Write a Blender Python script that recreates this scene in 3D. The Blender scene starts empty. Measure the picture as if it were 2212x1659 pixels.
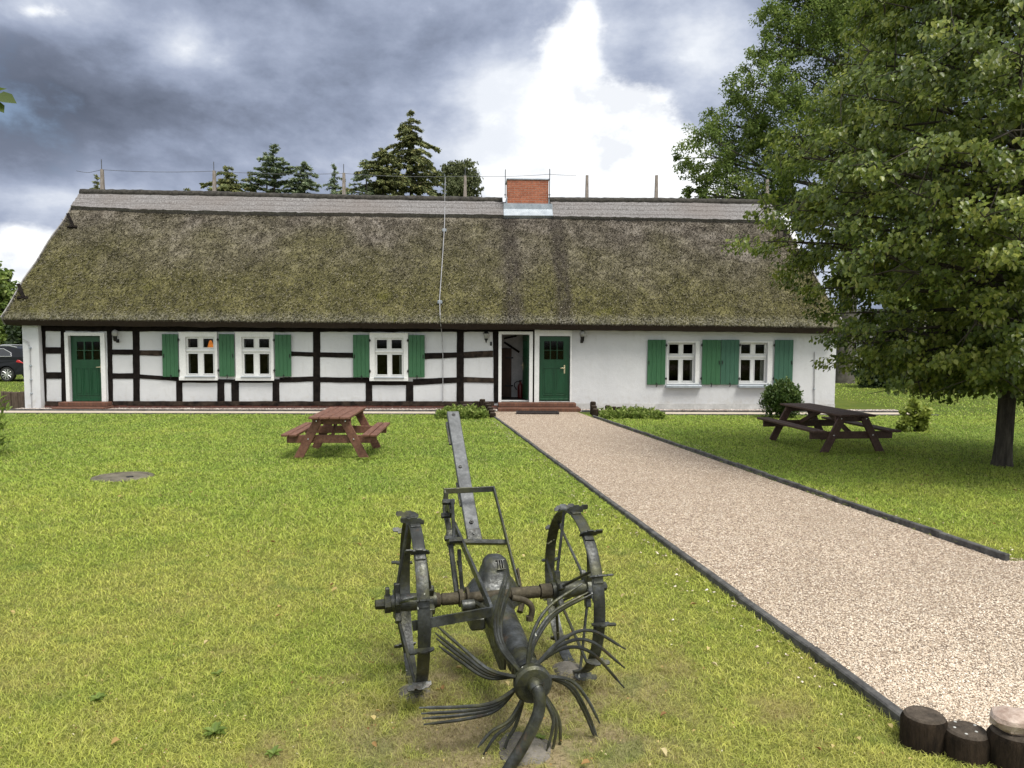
import bpy, math, random
import numpy as np
from mathutils import Vector, Matrix, noise as mnoise
random.seed(7); rng = np.random.default_rng(11)
S = bpy.context.scene
COL = S.collection
PI = math.pi
# ------------------------------------------------------------------ camera
FPX, CX, CY = 1661.0, 1106.0, 829.5
PITCH = math.atan(0.0647); ROLL = 0.0052; CAMZ = 2.35
YF = 23.83                       # facade distance on the optical axis
SL = 0.0247                      # lawn falls gently towards the house
RM = Matrix.Rotation(PI/2-PITCH, 3, 'X') @ Matrix.Rotation(ROLL, 3, 'Z')
cam_d = bpy.data.cameras.new('camera'); cam = bpy.data.objects.new('camera', cam_d); COL.objects.link(cam)
cam_d.sensor_width = 36; cam_d.lens = 36*FPX/2212; cam_d.clip_start = 0.05; cam_d.clip_end = 3000
cam.matrix_world = Matrix.Translation((0, 0, CAMZ)) @ RM.to_4x4()
S.camera = cam
CP = Vector((0, 0, CAMZ))
def ray(px, py): return RM @ Vector(((px-CX)/FPX, -(py-CY)/FPX, -1))
def gz(x, y): return max(0.0, SL*(YF-y)) if y > -8 else SL*(YF+8)
def G(px, py):                   # surveyed point on the sloping lawn
    d = ray(px, py); t = (SL*YF-CAMZ)/(d.z+SL*d.y); return CP+d*t
def PY(px, py, Y):
    d = ray(px, py); return CP+d*(Y/d.y)
# ------------------------------------------------------------------ object helpers
def tag(o, label=None, cat=None, group=None, kind=None):
    if label: o['label'] = label
    if cat: o['category'] = cat
    if group: o['group'] = group
    if kind: o['kind'] = kind
    return o
def empty(name, loc, rz=0.0, **k):
    o = bpy.data.objects.new(name, None); COL.objects.link(o); o.empty_display_size = .2
    o.location = loc; o.rotation_euler = (0, 0, rz); return tag(o, **k)
class MB:
    def __init__(s): s.v = []; s.f = []
    def add(s, vs, fs):
        n = len(s.v); s.v += [tuple(v) for v in vs]; s.f += [tuple(i+n for i in f) for f in fs]; return s
    def box(s, x0, x1, y0, y1, z0, z1, bev=0.0):
        b = min(bev, abs(x1-x0)*.45, abs(y1-y0)*.45, abs(z1-z0)*.45)
        if b <= 0:
            return s.add([(x, y, z) for z in (z0, z1) for y in (y0, y1) for x in (x0, x1)],
                  [(0, 2, 3, 1), (4, 5, 7, 6), (0, 1, 5, 4), (2, 6, 7, 3), (0, 4, 6, 2), (1, 3, 7, 5)])
        return s.obox(Vector(((x0+x1)/2, (y0+y1)/2, (z0+z1)/2)), Vector((1, 0, 0)), Vector((0, 1, 0)), Vector((0, 0, 1)), abs(x1-x0)/2, abs(y1-y0)/2, abs(z1-z0)/2, b)
    def obox(s, c, ax, ay, az, hx, hy, hz, b=0.004):
        # box with chamfered edges: 24 vertices
        b = min(b, hx*.45, hy*.45, hz*.45)
        vs = []; idx = {}
        for sx in (-1, 1):
            for sy in (-1, 1):
                for sz in (-1, 1):
                    for k in range(3):
                        e = [hx-b, hy-b, hz-b]; e[k] += b
                        idx[(sx, sy, sz, k)] = len(vs); vs.append(c+ax*(sx*e[0])+ay*(sy*e[1])+az*(sz*e[2]))
        fs = []
        for k in range(3):
            o = [i for i in range(3) if i != k]
            for sg in (-1, 1):
                q = []
                for a, bb in ((-1, -1), (1, -1), (1, 1), (-1, 1)):
                    t = [0, 0, 0]; t[k] = sg; t[o[0]] = a; t[o[1]] = bb; q.append(idx[(t[0], t[1], t[2], k)])
                fs.append(q if (sg > 0) == (k != 1) else q[::-1])
            for a in (-1, 1):
                for bb in (-1, 1):
                    q = []
                    for kk, sg in ((o[0], -1), (o[0], 1), (o[1], 1), (o[1], -1)):
                        t = [0, 0, 0]; t[k] = sg; t[o[0]] = a; t[o[1]] = bb; q.append(idx[(t[0], t[1], t[2], kk)])
                    fs.append(q)
        for sx in (-1, 1):
            for sy in (-1, 1):
                for sz in (-1, 1): fs.append([idx[(sx, sy, sz, k)] for k in range(3)])
        return s.add(vs, fs)
    def bar(s, p0, p1, up, w, t, b=0.002):      # flat bar p0->p1; w across, t along 'up'
        p0 = Vector(p0); p1 = Vector(p1); ax = (p1-p0); L = ax.length; ax.normalize()
        ay = Vector(up).cross(ax).normalized(); az = ax.cross(ay)
        return s.obox((p0+p1)/2, ax, ay, az, L/2, w/2, t/2, b)
    def tube(s, pts, r, n=10, caps=True):
        pts = [Vector(p) for p in pts]; k = len(pts); rs = r if hasattr(r, '__len__') else [r]*k
        vs = []; prev = None
        for i, p in enumerate(pts):
            d = (pts[min(i+1, k-1)]-pts[max(i-1, 0)]).normalized()
            if prev is None: a = d.orthogonal().normalized()
            else: a = (prev-d*prev.dot(d)).normalized()
            prev = a; bb = d.cross(a)
            for j in range(n):
                t = 2*PI*j/n; vs.append(p+(a*math.cos(t)+bb*math.sin(t))*rs[i])
        fs = [(i*n+j, i*n+(j+1) % n, (i+1)*n+(j+1) % n, (i+1)*n+j) for i in range(k-1) for j in range(n)]
        if caps: fs += [tuple(range(n-1, -1, -1)), tuple((k-1)*n+j for j in range(n))]
        return s.add(vs, fs)
    def lathe(s, prof, c, ax, n=20, a0=0.0, jitter=0.0):    # prof = [(along, radius)]
        c = Vector(c); ax = Vector(ax).normalized(); a = ax.orthogonal().normalized(); b = ax.cross(a); vs = []
        for (h, r) in prof:
            for j in range(n):
                t = a0+2*PI*j/n; rr = r*(1+jitter*math.sin(3*t+c.x*9)+jitter*.6*math.sin(5*t+c.y*7)); vs.append(c+ax*h+(a*math.cos(t)+b*math.sin(t))*rr)
        k = len(prof)
        fs = [(i*n+j, i*n+(j+1) % n, (i+1)*n+(j+1) % n, (i+1)*n+j) for i in range(k-1) for j in range(n)]
        if prof[0][1] > 1e-4: fs.append(tuple(range(n-1, -1, -1)))
        if prof[-1][1] > 1e-4: fs.append(tuple((k-1)*n+j for j in range(n)))
        return s.add(vs, fs)
    def build(s, name, mat, parent=None, smooth=False, angle=40):
        me = bpy.data.meshes.new(name); me.from_pydata(s.v, [], s.f); me.update()
        me.materials.append(mat)
        import bmesh
        bm = bmesh.new(); bm.from_mesh(me); bmesh.ops.recalc_face_normals(bm, faces=bm.faces); bm.to_mesh(me); bm.free()
        if smooth:
            me.polygons.foreach_set('use_smooth', [True]*len(me.polygons)); me.set_sharp_from_angle(angle=math.radians(angle))
        o = bpy.data.objects.new(name, me); COL.objects.link(o)
        if parent: o.parent = parent
        return o
def np_mesh(name, V, faces, mat, parent=None, tint=None, smooth=False):
    """V (n,3); faces = list of int arrays (m,k)"""
    me = bpy.data.meshes.new(name); me.vertices.add(len(V)); me.vertices.foreach_set('co', V.astype(np.float32).ravel())
    tot = sum(f.size for f in faces); npoly = sum(len(f) for f in faces)
    me.loops.add(tot); me.loops.foreach_set('vertex_index', np.concatenate([f.ravel() for f in faces]).astype(np.int32))
    st = []; off = 0
    for f in faces:
        st.append(off+np.arange(len(f))*f.shape[1]); off += f.size
    me.polygons.add(npoly); me.polygons.foreach_set('loop_start', np.concatenate(st).astype(np.int32))
    if tint is not None:
        a = me.attributes.new('tint', 'FLOAT', 'POINT'); a.data.foreach_set('value', tint.astype(np.float32))
    me.materials.append(mat); me.update(calc_edges=True)
    if smooth: me.polygons.foreach_set('use_smooth', np.ones(npoly, bool))
    o = bpy.data.objects.new(name, me); COL.objects.link(o)
    if parent: o.parent = parent
    return o
def copy_tree(o, parent=None):
    c = o.copy(); COL.objects.link(c)
    if parent: c.parent = parent
    for ch in list(o.children): copy_tree(ch, c)
    return c
# ------------------------------------------------------------------ materials
def newmat(name):
    m = bpy.data.materials.new(name); m.use_nodes = True; nt = m.node_tree; nt.nodes.clear(); return m, nt
class NT:
    def __init__(s, nt): s.nt = nt
    def n(s, t, **k):
        x = s.nt.nodes.new(t)
        for a, b in k.items(): setattr(x, a, b)
        return x
    def l(s, a, b): s.nt.links.new(a, b)
    def setin(s, inp, v):
        if hasattr(v, 'node'): s.l(v, inp)
        else: inp.default_value = v
    def math(s, op, a, b=0.0, c=None, clamp=False):
        x = s.n('ShaderNodeMath', operation=op); x.use_clamp = clamp; s.setin(x.inputs[0], a); s.setin(x.inputs[1], b)
        if c is not None: s.setin(x.inputs[2], c)
        return x.outputs[0]
    def vmath(s, op, a, b=(0, 0, 0)):
        x = s.n('ShaderNodeVectorMath', operation=op); s.setin(x.inputs[0], a)
        if op == 'SCALE': s.setin(x.inputs['Scale'], b)
        else: s.setin(x.inputs[1], b)
        return x.outputs['Value'] if op in ('LENGTH', 'DOT_PRODUCT', 'DISTANCE') else x.outputs[0]
    def noise(s, vec, scale, detail=4, rough=.55, dist=0.0, dim='3D'):
        x = s.n('ShaderNodeTexNoise'); x.noise_dimensions = dim; s.setin(x.inputs['Vector'], vec); x.inputs['Scale'].default_value = scale
        x.inputs['Detail'].default_value = detail; x.inputs['Roughness'].default_value = rough; x.inputs['Distortion'].default_value = dist
        return x.outputs['Fac']
    def ramp(s, f, stops, interp='LINEAR'):
        x = s.n('ShaderNodeValToRGB'); x.color_ramp.interpolation = interp; e = x.color_ramp.elements
        while len(e) < len(stops): e.new(.5)
        for i, (p, c) in enumerate(stops):
            e[i].position = p; e[i].color = (*c, 1) if len(c) == 3 else c
        s.setin(x.inputs[0], f); return x.outputs[0]
    def mix(s, f, a, b, mode='MIX'):
        x = s.n('ShaderNodeMix', data_type='RGBA'); x.blend_type = mode; s.setin(x.inputs[0], f)
        s.setin(x.inputs[6], (*a, 1) if isinstance(a, tuple) and len(a) == 3 else a); s.setin(x.inputs[7], (*b, 1) if isinstance(b, tuple) and len(b) == 3 else b)
        return x.outputs[2]
    def rng(s, v, a, b, c=0.0, d=1.0, smooth=True):
        x = s.n('ShaderNodeMapRange'); x.interpolation_type = 'SMOOTHSTEP' if smooth else 'LINEAR'; s.setin(x.inputs[0], v)
        for i, q in enumerate((a, b, c, d)): x.inputs[i+1].default_value = q
        return x.outputs[0]
    def bump(s, h, strength, dist=.02):
        x = s.n('ShaderNodeBump'); x.inputs['Strength'].default_value = strength; x.inputs['Distance'].default_value = dist; s.setin(x.inputs['Height'], h); return x.outputs[0]
    def obj(s): return s.n('ShaderNodeTexCoord').outputs['Object']
    def attr(s, name): return s.n('ShaderNodeAttribute', attribute_name=name).outputs['Fac']
    def map(s, vec, scale=(1, 1, 1)):
        x = s.n('ShaderNodeMapping'); x.inputs['Scale'].default_value = scale; s.setin(x.inputs['Vector'], vec); return x.outputs[0]
    def out(s, col, rough=.8, nrm=None, metal=0.0, spec=.5, transl=0.0, transl_col=None, coat=0.0):
        p = s.n('ShaderNodeBsdfPrincipled'); s.setin(p.inputs['Base Color'], (*col, 1) if isinstance(col, tuple) and len(col) == 3 else col)
        s.setin(p.inputs['Roughness'], rough); s.setin(p.inputs['Metallic'], metal); p.inputs['Specular IOR Level'].default_value = spec; p.inputs['Coat Weight'].default_value = coat
        if nrm is not None: s.l(nrm, p.inputs['Normal'])
        o = s.n('ShaderNodeOutputMaterial'); sh = p.outputs[0]
        if transl > 0:
            t = s.n('ShaderNodeBsdfTranslucent'); s.setin(t.inputs['Color'], transl_col if transl_col is not None else col)
            m = s.n('ShaderNodeMixShader'); m.inputs[0].default_value = transl; s.l(p.outputs[0], m.inputs[1]); s.l(t.outputs[0], m.inputs[2]); sh = m.outputs[0]
        s.l(sh, o.inputs['Surface'])
def pm(name, c1, c2, scale=6.0, rough=.7, bump=.2, metal=0.0, stretch=(1, 1, 1), spec=.4, bscale=None, lo=.35, hi=.65, coat=0.0):
    m, nt = newmat(name); t = NT(nt); v = t.map(t.obj(), stretch)
    f = t.noise(v, scale, 6, .62); c = t.ramp(f, [(lo, c1), (hi, c2)])
    fb = t.noise(v, bscale or scale*5, 5, .65)
    c = t.mix(t.rng(fb, .3, .7, 0, .25), c, (c1[0]*.55, c1[1]*.55, c1[2]*.55))
    t.out(c, t.rng(fb, .3, .7, max(rough-.12, .05), min(rough+.12, 1)), t.bump(fb, bump, .01), metal, spec, coat=coat); return m
M = {}
M['timber'] = pm('tarred_timber', (.005, .004, .0038), (.017, .013, .011), 3, .92, .5, stretch=(3, 3, 3), spec=.1)
M['timber_worn'] = pm('worn_timber', (.008, .0065, .006), (.060, .044, .033), 4, .92, .6, spec=.1)
M['white_paint'] = pm('white_paint', (.66, .67, .66), (.74, .74, .73), 5, .4, .04)
M['door_green'] = pm('door_green', (.005, .046, .018), (.008, .062, .025), 4, .38, .12, stretch=(3, 3, .5))
M['shutter_green'] = pm('shutter_green', (.026, .098, .042), (.038, .124, .054), 4, .55, .15, stretch=(6, 6, .6))
M['shutter_teal'] = pm('shutter_teal', (.030, .093, .060), (.043, .120, .076), 4, .55, .15, stretch=(6, 6, .6))
M['iron'] = pm('black_iron', (.012, .012, .013), (.03, .03, .03), 8, .5, .2, .5)
M['brass'] = pm('pale_brass', (.55, .48, .30), (.7, .62, .42), 8, .35, .05, .7)
M['zinc'] = pm('zinc', (.28, .32, .36), (.42, .46, .50), 4, .45, .1, .4)
M['cover'] = pm('mossy_cover', (.07, .062, .042), (.17, .15, .11), 5, .95, .5)
M['concrete'] = pm('grey_concrete', (.16, .155, .15), (.34, .33, .31), 5, .9, .4)
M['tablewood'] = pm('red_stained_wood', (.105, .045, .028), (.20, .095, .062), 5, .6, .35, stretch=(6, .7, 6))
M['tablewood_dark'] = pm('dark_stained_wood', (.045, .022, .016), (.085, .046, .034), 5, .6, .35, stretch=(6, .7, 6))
M['log'] = pm('dark_log', (.007, .0055, .004), (.034, .024, .016), 8, .95, .6, stretch=(3, 3, .6), spec=.1)
M['log_top'] = pm('log_end', (.035, .029, .023), (.105, .085, .066), 14, .95, .6, spec=.15)
M['log_brown'] = pm('brown_log', (.05, .034, .024), (.13, .095, .07), 8, .85, .6, stretch=(3, 3, .5))
M['bark'] = pm('dark_bark', (.018, .015, .011), (.075, .066, .05), 5, .95, 1.0, stretch=(3, 3, .7), bscale=14)
M['bark_grey'] = pm('grey_bark', (.05, .045, .035), (.13, .12, .10), 3, .95, .8)
M['stone'] = pm('pink_stone', (.26, .185, .145), (.58, .48, .41), 12, .8, .6)
M['rubble'] = pm('foundation_stone', (.08, .075, .06), (.22, .20, .17), 8, .9, .6)
M['mat'] = pm('doormat_rubber', (.012, .010, .010), (.04, .03, .028), 40, .9, .6)
M['darkwood'] = pm('inner_brown_door', (.035, .015, .007), (.075, .032, .015), 4, .6, .2, stretch=(6, 6, .6))
M['inner_wall'] = pm('inner_wall', (.38, .38, .38), (.48, .48, .48), 3, .9, .1)
M['inner_floor'] = pm('inner_floor', (.02, .014, .011), (.05, .035, .028), 5, .7, .2)
M['curtain'] = pm('curtain_cloth', (.35, .35, .33), (.5, .5, .47), 4, .9, .2, stretch=(8, 8, .2))
M['red_paint'] = pm('red_paint', (.07, .006, .006), (.10, .010, .008), 5, .35, .03)
M['post_wood'] = pm('weathered_post', (.16, .13, .11), (.34, .30, .27), 6, .85, .4, stretch=(4, 4, .7))
M['wire'] = pm('galvanised_wire', (.30, .30, .31), (.48, .48, .49), 10, .5, .1, .5); M['darkwire'] = pm('dull_wire', (.07, .075, .085), (.14, .145, .155), 10, .6, .1, .4)
M['carpaint'] = pm('black_car_paint', (.004, .005, .007), (.007, .008, .011), 2, .42, .0, .0, spec=.25, coat=.12)
M['chrome'] = pm('bright_metal', (.6, .6, .62), (.75, .75, .77), 5, .25, .03, .8)
M['rubber'] = pm('tyre_rubber', (.012, .012, .012), (.022, .022, .022), 9, .85, .2)
M['tail'] = pm('red_lens', (.45, .01, .02), (.55, .03, .04), 9, .2, .0, coat=1.0)
M['carglass'] = pm('tinted_glass', (.008, .010, .012), (.016, .018, .02), 3, .08, .0, coat=1.0)
M['barge'] = pm('barge_board', (.17, .16, .15), (.30, .29, .28), 6, .8, .3)
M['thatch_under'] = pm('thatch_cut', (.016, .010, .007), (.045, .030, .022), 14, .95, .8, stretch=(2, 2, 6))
def mat_plaster():
    m, nt = newmat('lime_plaster'); t = NT(nt); v = t.obj()
    f = t.noise(v, .9, 6, .6); f2 = t.noise(v, 55, 4, .6); f3 = t.noise(v, 6, 5, .65)
    c = t.ramp(f, [(.3, (.50, .51, .525)), (.7, (.58, .59, .60))]); c = t.mix(t.rng(f3, .54, .76, 0, .35), c, (.44, .435, .41)); c = t.mix(t.rng(t.noise(t.map(v, (2.5, 2.5, .5)), 2.2, 5, .65), .56, .72, 0, .25), c, (.40, .40, .38))
    z = t.n('ShaderNodeSeparateXYZ'); t.l(v, z.inputs[0]); d = t.math('MULTIPLY', t.rng(z.outputs[2], .15, .55, 1, 0), t.rng(f3, .42, .66))
    c = t.mix(t.math('MULTIPLY', d, .45), c, (.42, .40, .36))
    t.out(c, .9, t.bump(t.math('ADD', f2, t.math('MULTIPLY', f3, 1.4)), .5, .012), spec=.2); return m
M['plaster'] = mat_plaster()
M['plinth_grey'] = pm('grey_plinth', (.42, .42, .41), (.56, .56, .55), 3, .9, .3)
def mat_brick(name, c1, c2, mortar, sx=.25, sz=.075, mort=.008):
    m, nt = newmat(name); t = NT(nt); v = t.obj(); s = t.n('ShaderNodeSeparateXYZ'); t.l(v, s.inputs[0]); cb = t.n('ShaderNodeCombineXYZ')
    t.l(t.math('ADD', s.outputs[0], s.outputs[1]), cb.inputs[0]); t.l(s.outputs[2], cb.inputs[1])
    b = t.n('ShaderNodeTexBrick'); t.l(cb.outputs[0], b.inputs['Vector']); b.inputs['Scale'].default_value = 1
    b.inputs['Brick Width'].default_value = sx; b.inputs['Row Height'].default_value = sz; b.inputs['Mortar Size'].default_value = mort
    b.inputs['Color1'].default_value = (*c1, 1); b.inputs['Color2'].default_value = (*c2, 1); b.inputs['Mortar'].default_value = (*mortar, 1)
    f = t.noise(v, 14, 5, .65); c = t.mix(t.rng(f, .35, .75, 0, .45), b.outputs['Color'], (c1[0]*.45, c1[1]*.45, c1[2]*.45))
    h = t.math('SUBTRACT', t.math('MULTIPLY', f, .4), b.outputs['Fac']); t.out(c, .85, t.bump(h, .6, .012), spec=.25); return m
M['chimney_brick'] = mat_brick('chimney_brick', (.32, .105, .058), (.42, .15, .085), (.34, .22, .17))
M['step_brick'] = mat_brick('step_brick', (.115, .052, .034), (.165, .080, .052), (.10, .065, .05), .12, .14)
M['plinth_brick'] = mat_brick('plinth_brick', (.10, .035, .024), (.15, .06, .045), (.13, .11, .10))
def mat_glass():
    m, nt = newmat('window_glass'); t = NT(nt); fr = t.n('ShaderNodeFresnel'); fr.inputs[0].default_value = 1.25
    tr = t.n('ShaderNodeBsdfTransparent'); tr.inputs[0].default_value = (.85, .87, .86, 1); g = t.n('ShaderNodeBsdfGlossy'); g.inputs['Roughness'].default_value = .03
    mx = t.n('ShaderNodeMixShader'); t.l(fr.outputs[0], mx.inputs[0]); t.l(tr.outputs[0], mx.inputs[1]); t.l(g.outputs[0], mx.inputs[2])
    o = t.n('ShaderNodeOutputMaterial'); t.l(mx.outputs[0], o.inputs[0]); return m
M['glass'] = mat_glass()
def mat_emit(name, c, st):
    m, nt = newmat(name); t = NT(nt); e = t.n('ShaderNodeEmission'); f = t.noise(t.obj(), 9, 3)
    t.l(t.ramp(f, [(.3, tuple(x*.6 for x in c)), (.7, c)]), e.inputs[0]); e.inputs[1].default_value = st; o = t.n('ShaderNodeOutputMaterial'); t.l(e.outputs[0], o.inputs[0]); return m
M['lamp_glow'] = mat_emit('lamp_glow', (1.0, .30, .05), .30)
def mat_metal_old():
    m, nt = newmat('weathered_cast_iron'); t = NT(nt); v = t.obj()
    f = t.noise(v, 7, 6, .65); f2 = t.noise(v, 60, 5, .65); f3 = t.noise(v, 22, 3, .5)
    c = t.ramp(f, [(.34, (.010, .011, .009)), (.5, (.030, .033, .030)), (.66, (.080, .086, .088))])
    c = t.mix(t.rng(f2, .45, .7, 0, .6), c, (.012, .012, .009))
    geo = t.n('ShaderNodeNewGeometry')
    moss = t.math('MULTIPLY', t.rng(t.noise(v, 5, 5, .7), .46, .64), .55); c = t.mix(moss, c, (.078, .078, .026))
    rust = t.math('MULTIPLY', t.rng(t.noise(v, 9, 5, .7, 0.3), .60, .72), .4); c = t.mix(rust, c, (.10, .055, .025))
    lich = t.rng(f3, .715, .74); c = t.mix(lich, c, (.52, .52, .44))
    r = t.rng(f2, .3, .7, .30, .60); t.out(c, r, t.bump(t.math('ADD', f2, f), .4, .006), .35, .6); return m
M['castiron'] = mat_metal_old()
M['litiron'] = pm('lit_iron_bar', (.060, .064, .066), (.135, .142, .148), 7, .5, .3, .3, lo=.3, hi=.7)  # drawbar: same iron, coloured paler for lichen and the sun's reflection
M['rustaxle'] = pm('brown_axle', (.035, .029, .018), (.085, .070, .042), 14, .75, .5, .15)
def mat_thatch():
    m, nt = newmat('mossy_thatch'); t = NT(nt); v = t.obj(); s = t.n('ShaderNodeSeparateXYZ'); t.l(v, s.inputs[0]); x, y, z = s.outputs
    big = t.noise(v, .35, 5, .6); mid = t.noise(t.map(v, (1, 1, .6)), 2.2, 6, .7); fine = t.noise(v, 17, 5, .75); tint = t.attr('tint')
    base = t.ramp(t.math('ADD', t.math('MULTIPLY', mid, .6), t.math('MULTIPLY', fine, .4)), [(.38, (.040, .034, .027)), (.5, (.122, .105, .086)), (.62, (.265, .238, .208))])
    mossc = t.ramp(t.math('ADD', t.math('MULTIPLY', mid, .45), t.math('MULTIPLY', fine, .55)), [(.38, (.032, .031, .014)), (.52, (.108, .100, .040)), (.64, (.215, .195, .090))])
    up = t.rng(z, 3.0, 6.2, 1.0, .12, False); right = t.rng(x, -8, 7, .12, .02, False)
    mf = t.rng(t.math('ADD', t.math('ADD', t.math('MULTIPLY', up, .50), t.math('MULTIPLY', big, .75)), right), .40, .88)
    c = t.mix(mf, base, mossc)
    bright = t.math('MULTIPLY', t.rng(t.noise(v, .9, 4, .6), .58, .75), t.rng(z, 2.8, 4.9, 1, 0)); c = t.mix(t.math('MULTIPLY', bright, .55), c, (.15, .15, .022))
    st1 = t.rng(t.math('ABSOLUTE', t.math('SUBTRACT', x, .02)), .12, .45, 1, 0); st2 = t.rng(t.math('ABSOLUTE', t.math('SUBTRACT', x, 1.62)), .12, .38, 1, 0)
    stn = t.math('MULTIPLY', t.math('MAXIMUM', st1, st2), t.rng(t.noise(t.map(v, (3, 1, .35)), 2.0, 4), .25, .6, .25, .8)); c = t.mix(stn, c, (.048, .040, .034))
    eav = t.math('MULTIPLY', t.rng(z, 2.78, 3.05, 1, 0), t.rng(fine, .42, .62)); c = t.mix(t.math('MULTIPLY', eav, .55), c, (.27, .26, .24))
    c = t.mix(t.rng(tint, 0, 1, 0, .85, False), c, t.mix(.55, c, (.44, .40, .33)))
    t.out(c, .95, t.bump(t.math('ADD', fine, t.math('MULTIPLY', mid, 1.5)), .9, .05), spec=.15); return m
M['thatch'] = mat_thatch()
def mat_ridge():
    m, nt = newmat('ridge_reed'); t = NT(nt); v = t.obj(); s = t.n('ShaderNodeSeparateXYZ'); t.l(v, s.inputs[0])
    f = t.noise(t.map(v, (7, 7, 1.2)), 3, 6, .7); g = t.noise(v, .5, 4)
    c = t.ramp(f, [(.3, (.085, .080, .078)), (.5, (.175, .167, .165)), (.7, (.29, .28, .28))]); c = t.mix(t.rng(g, .4, .7, 0, .4), c, (.15, .125, .11))
    w = t.math('ADD', s.outputs[2], t.math('MULTIPLY', t.noise(v, 1.2, 3), .12)); fr = t.math('FRACT', t.math('MULTIPLY', w, 5.2)); ln = t.rng(t.math('ABSOLUTE', t.math('SUBTRACT', fr, .5)), .0, .09, 1, 0)
    c = t.mix(t.math('MULTIPLY', ln, .75), c, (.07, .06, .055)); t.out(c, .95, t.bump(f, .6, .03), spec=.15); return m
M['ridge'] = mat_ridge()
M['ridge_dark'] = pm('heather_ridge', (.016, .014, .012), (.06, .055, .045), 9, .95, 1.0)
def patch_col(t, v):
    big = t.noise(v, .22, 4, .55); mid = t.noise(v, 1.1, 5, .6); fine = t.noise(v, 7, 4, .65); s = t.n('ShaderNodeSeparateXYZ'); t.l(v, s.inputs[0])
    near = t.rng(s.outputs[1], 5.0, 13.0, .22, -.05)           # mossier, drier turf away from the house
    f = t.math('ADD', t.math('ADD', t.math('MULTIPLY', big, .5), t.math('MULTIPLY', mid, .5)), near); return f, fine, mid, s
def mat_grass(name, k, transl):
    m, nt = newmat(name); t = NT(nt); geo = t.n('ShaderNodeNewGeometry'); v = geo.outputs['Position']; f, fine, mid, s = patch_col(t, v)
    c = t.ramp(f, [(.30, (.088*k, .128*k, .024*k)), (.50, (.128*k, .162*k, .028*k)), (.66, (.168*k, .186*k, .036*k)), (.82, (.205*k, .198*k, .052*k))])
    c = t.mix(t.rng(fine, .3, .7, 0, .35), c, (.050*k, .080*k, .012*k))
    if transl:
        ti = t.attr('tint'); c = t.mix(t.rng(ti, .80, 1.0, 0, .8, False), c, (.46, .40, .19)); c = t.mix(t.rng(ti, 0, .6, .85, 0, False), c, (.060, .090, .022))
    dry = t.math('MULTIPLY', t.rng(t.noise(v, 1.7, 6, .68), .50, .70), t.rng(s.outputs[1], 3.4, 5.6, .62, .12)); c = t.mix(dry, c, (.33, .26, .13))
    dg = t.vmath('DISTANCE', t.vmath('MULTIPLY', v, (1, .8, 0)), (.0, 2.95, 0)); wn = t.math('MULTIPLY', t.rng(dg, .35, 1.25, 1, 0), t.rng(t.noise(v, 3.2, 6, .7), .36, .60)); c = t.mix(t.math('MULTIPLY', wn, .8), c, (.30, .235, .15))
    clv = t.math('MULTIPLY', t.rng(t.noise(v, 2.6, 3, .5, .4), .60, .70), .32); c = t.mix(clv, c, (.10, .17, .04))
    if transl: t.out(c, .6, None, 0, .25, transl=transl, transl_col=c)
    else: t.out(c, .95, t.bump(t.noise(v, 40, 4), .8, .03), spec=.1)
    return m
M['lawn'] = mat_grass('lawn_soil_moss', .80, 0); M['blade'] = mat_grass('grass_blade', 3.7, .42)
def mat_gravel(name, cols, scale):
    m, nt = newmat(name); t = NT(nt); v = t.n('ShaderNodeNewGeometry').outputs['Position']; vo = t.n('ShaderNodeTexVoronoi'); t.l(v, vo.inputs['Vector']); vo.inputs['Scale'].default_value = scale
    h = t.n('ShaderNodeSeparateColor'); t.l(vo.outputs['Color'], h.inputs[0]); c = t.ramp(h.outputs[0], cols); d = t.rng(vo.outputs['Distance'], .25, .65, 0, .75); c = t.mix(d, c, (.16, .11, .08))
    c = t.mix(t.rng(t.noise(v, 1.2, 5, .6), .45, .7, 0, .35), c, (.27, .21, .155)); t.out(c, .9, t.bump(t.math('SUBTRACT', 1.0, vo.outputs['Distance']), .8, .02), spec=.2); return m
GC = [(.0, (.15, .115, .09)), (.22, (.37, .285, .21)), (.5, (.58, .475, .36)), (.75, (.68, .575, .455)), (1.0, (.83, .75, .64))]
M['gravel'] = mat_gravel('path_gravel', GC, 62)
def mat_tint(name, stops, rough=.8, transl=0.0, spec=.3, bump=0.0):
    m, nt = newmat(name); t = NT(nt); c = t.ramp(t.attr('tint'), stops); v = t.n('ShaderNodeNewGeometry').outputs['Position']
    c = t.mix(t.rng(t.noise(v, 1.3, 4), .35, .7, 0, .28), c, tuple(x*.55 for x in stops[len(stops)//2][1]))
    t.out(c, rough, t.bump(t.noise(v, 90, 3), bump, .004) if bump else None, 0, spec, transl=transl, transl_col=c if transl else None); return m
M['pebble'] = mat_tint('gravel_pebble', GC, .85)
M['pebble_white'] = mat_tint('drip_stone', [(0, (.14, .115, .10)), (.4, (.29, .24, .21)), (.7, (.42, .35, .31)), (1, (.68, .64, .60))], .85)
M['paving'] = pm('pale_paving', (.40, .34, .27), (.54, .47, .38), 6, .9, .3)
M['kerb'] = pm('dark_kerb', (.03, .03, .03), (.12, .118, .112), 7, .9, .4)
M['soil'] = pm('bare_soil', (.07, .055, .038), (.19, .15, .10), 16, .98, .9)
M['lime'] = mat_tint('lime_leaf', [(0, (.045, .078, .016)), (.3, (.105, .155, .028)), (.6, (.22, .28, .050)), (.92, (.40, .43, .090)), (1, (.60, .60, .25))], .36, .52, .55)
M['ash'] = mat_tint('ash_leaf', [(0, (.065, .110, .026)), (.5, (.165, .235, .055)), (1, (.34, .40, .11))], .5, .42)
M['spruce'] = mat_tint('spruce_needle', [(0, (.045, .065, .026)), (.5, (.15, .18, .066)), (.85, (.29, .30, .11)), (1, (.40, .37, .16))], .7, .15)
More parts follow.
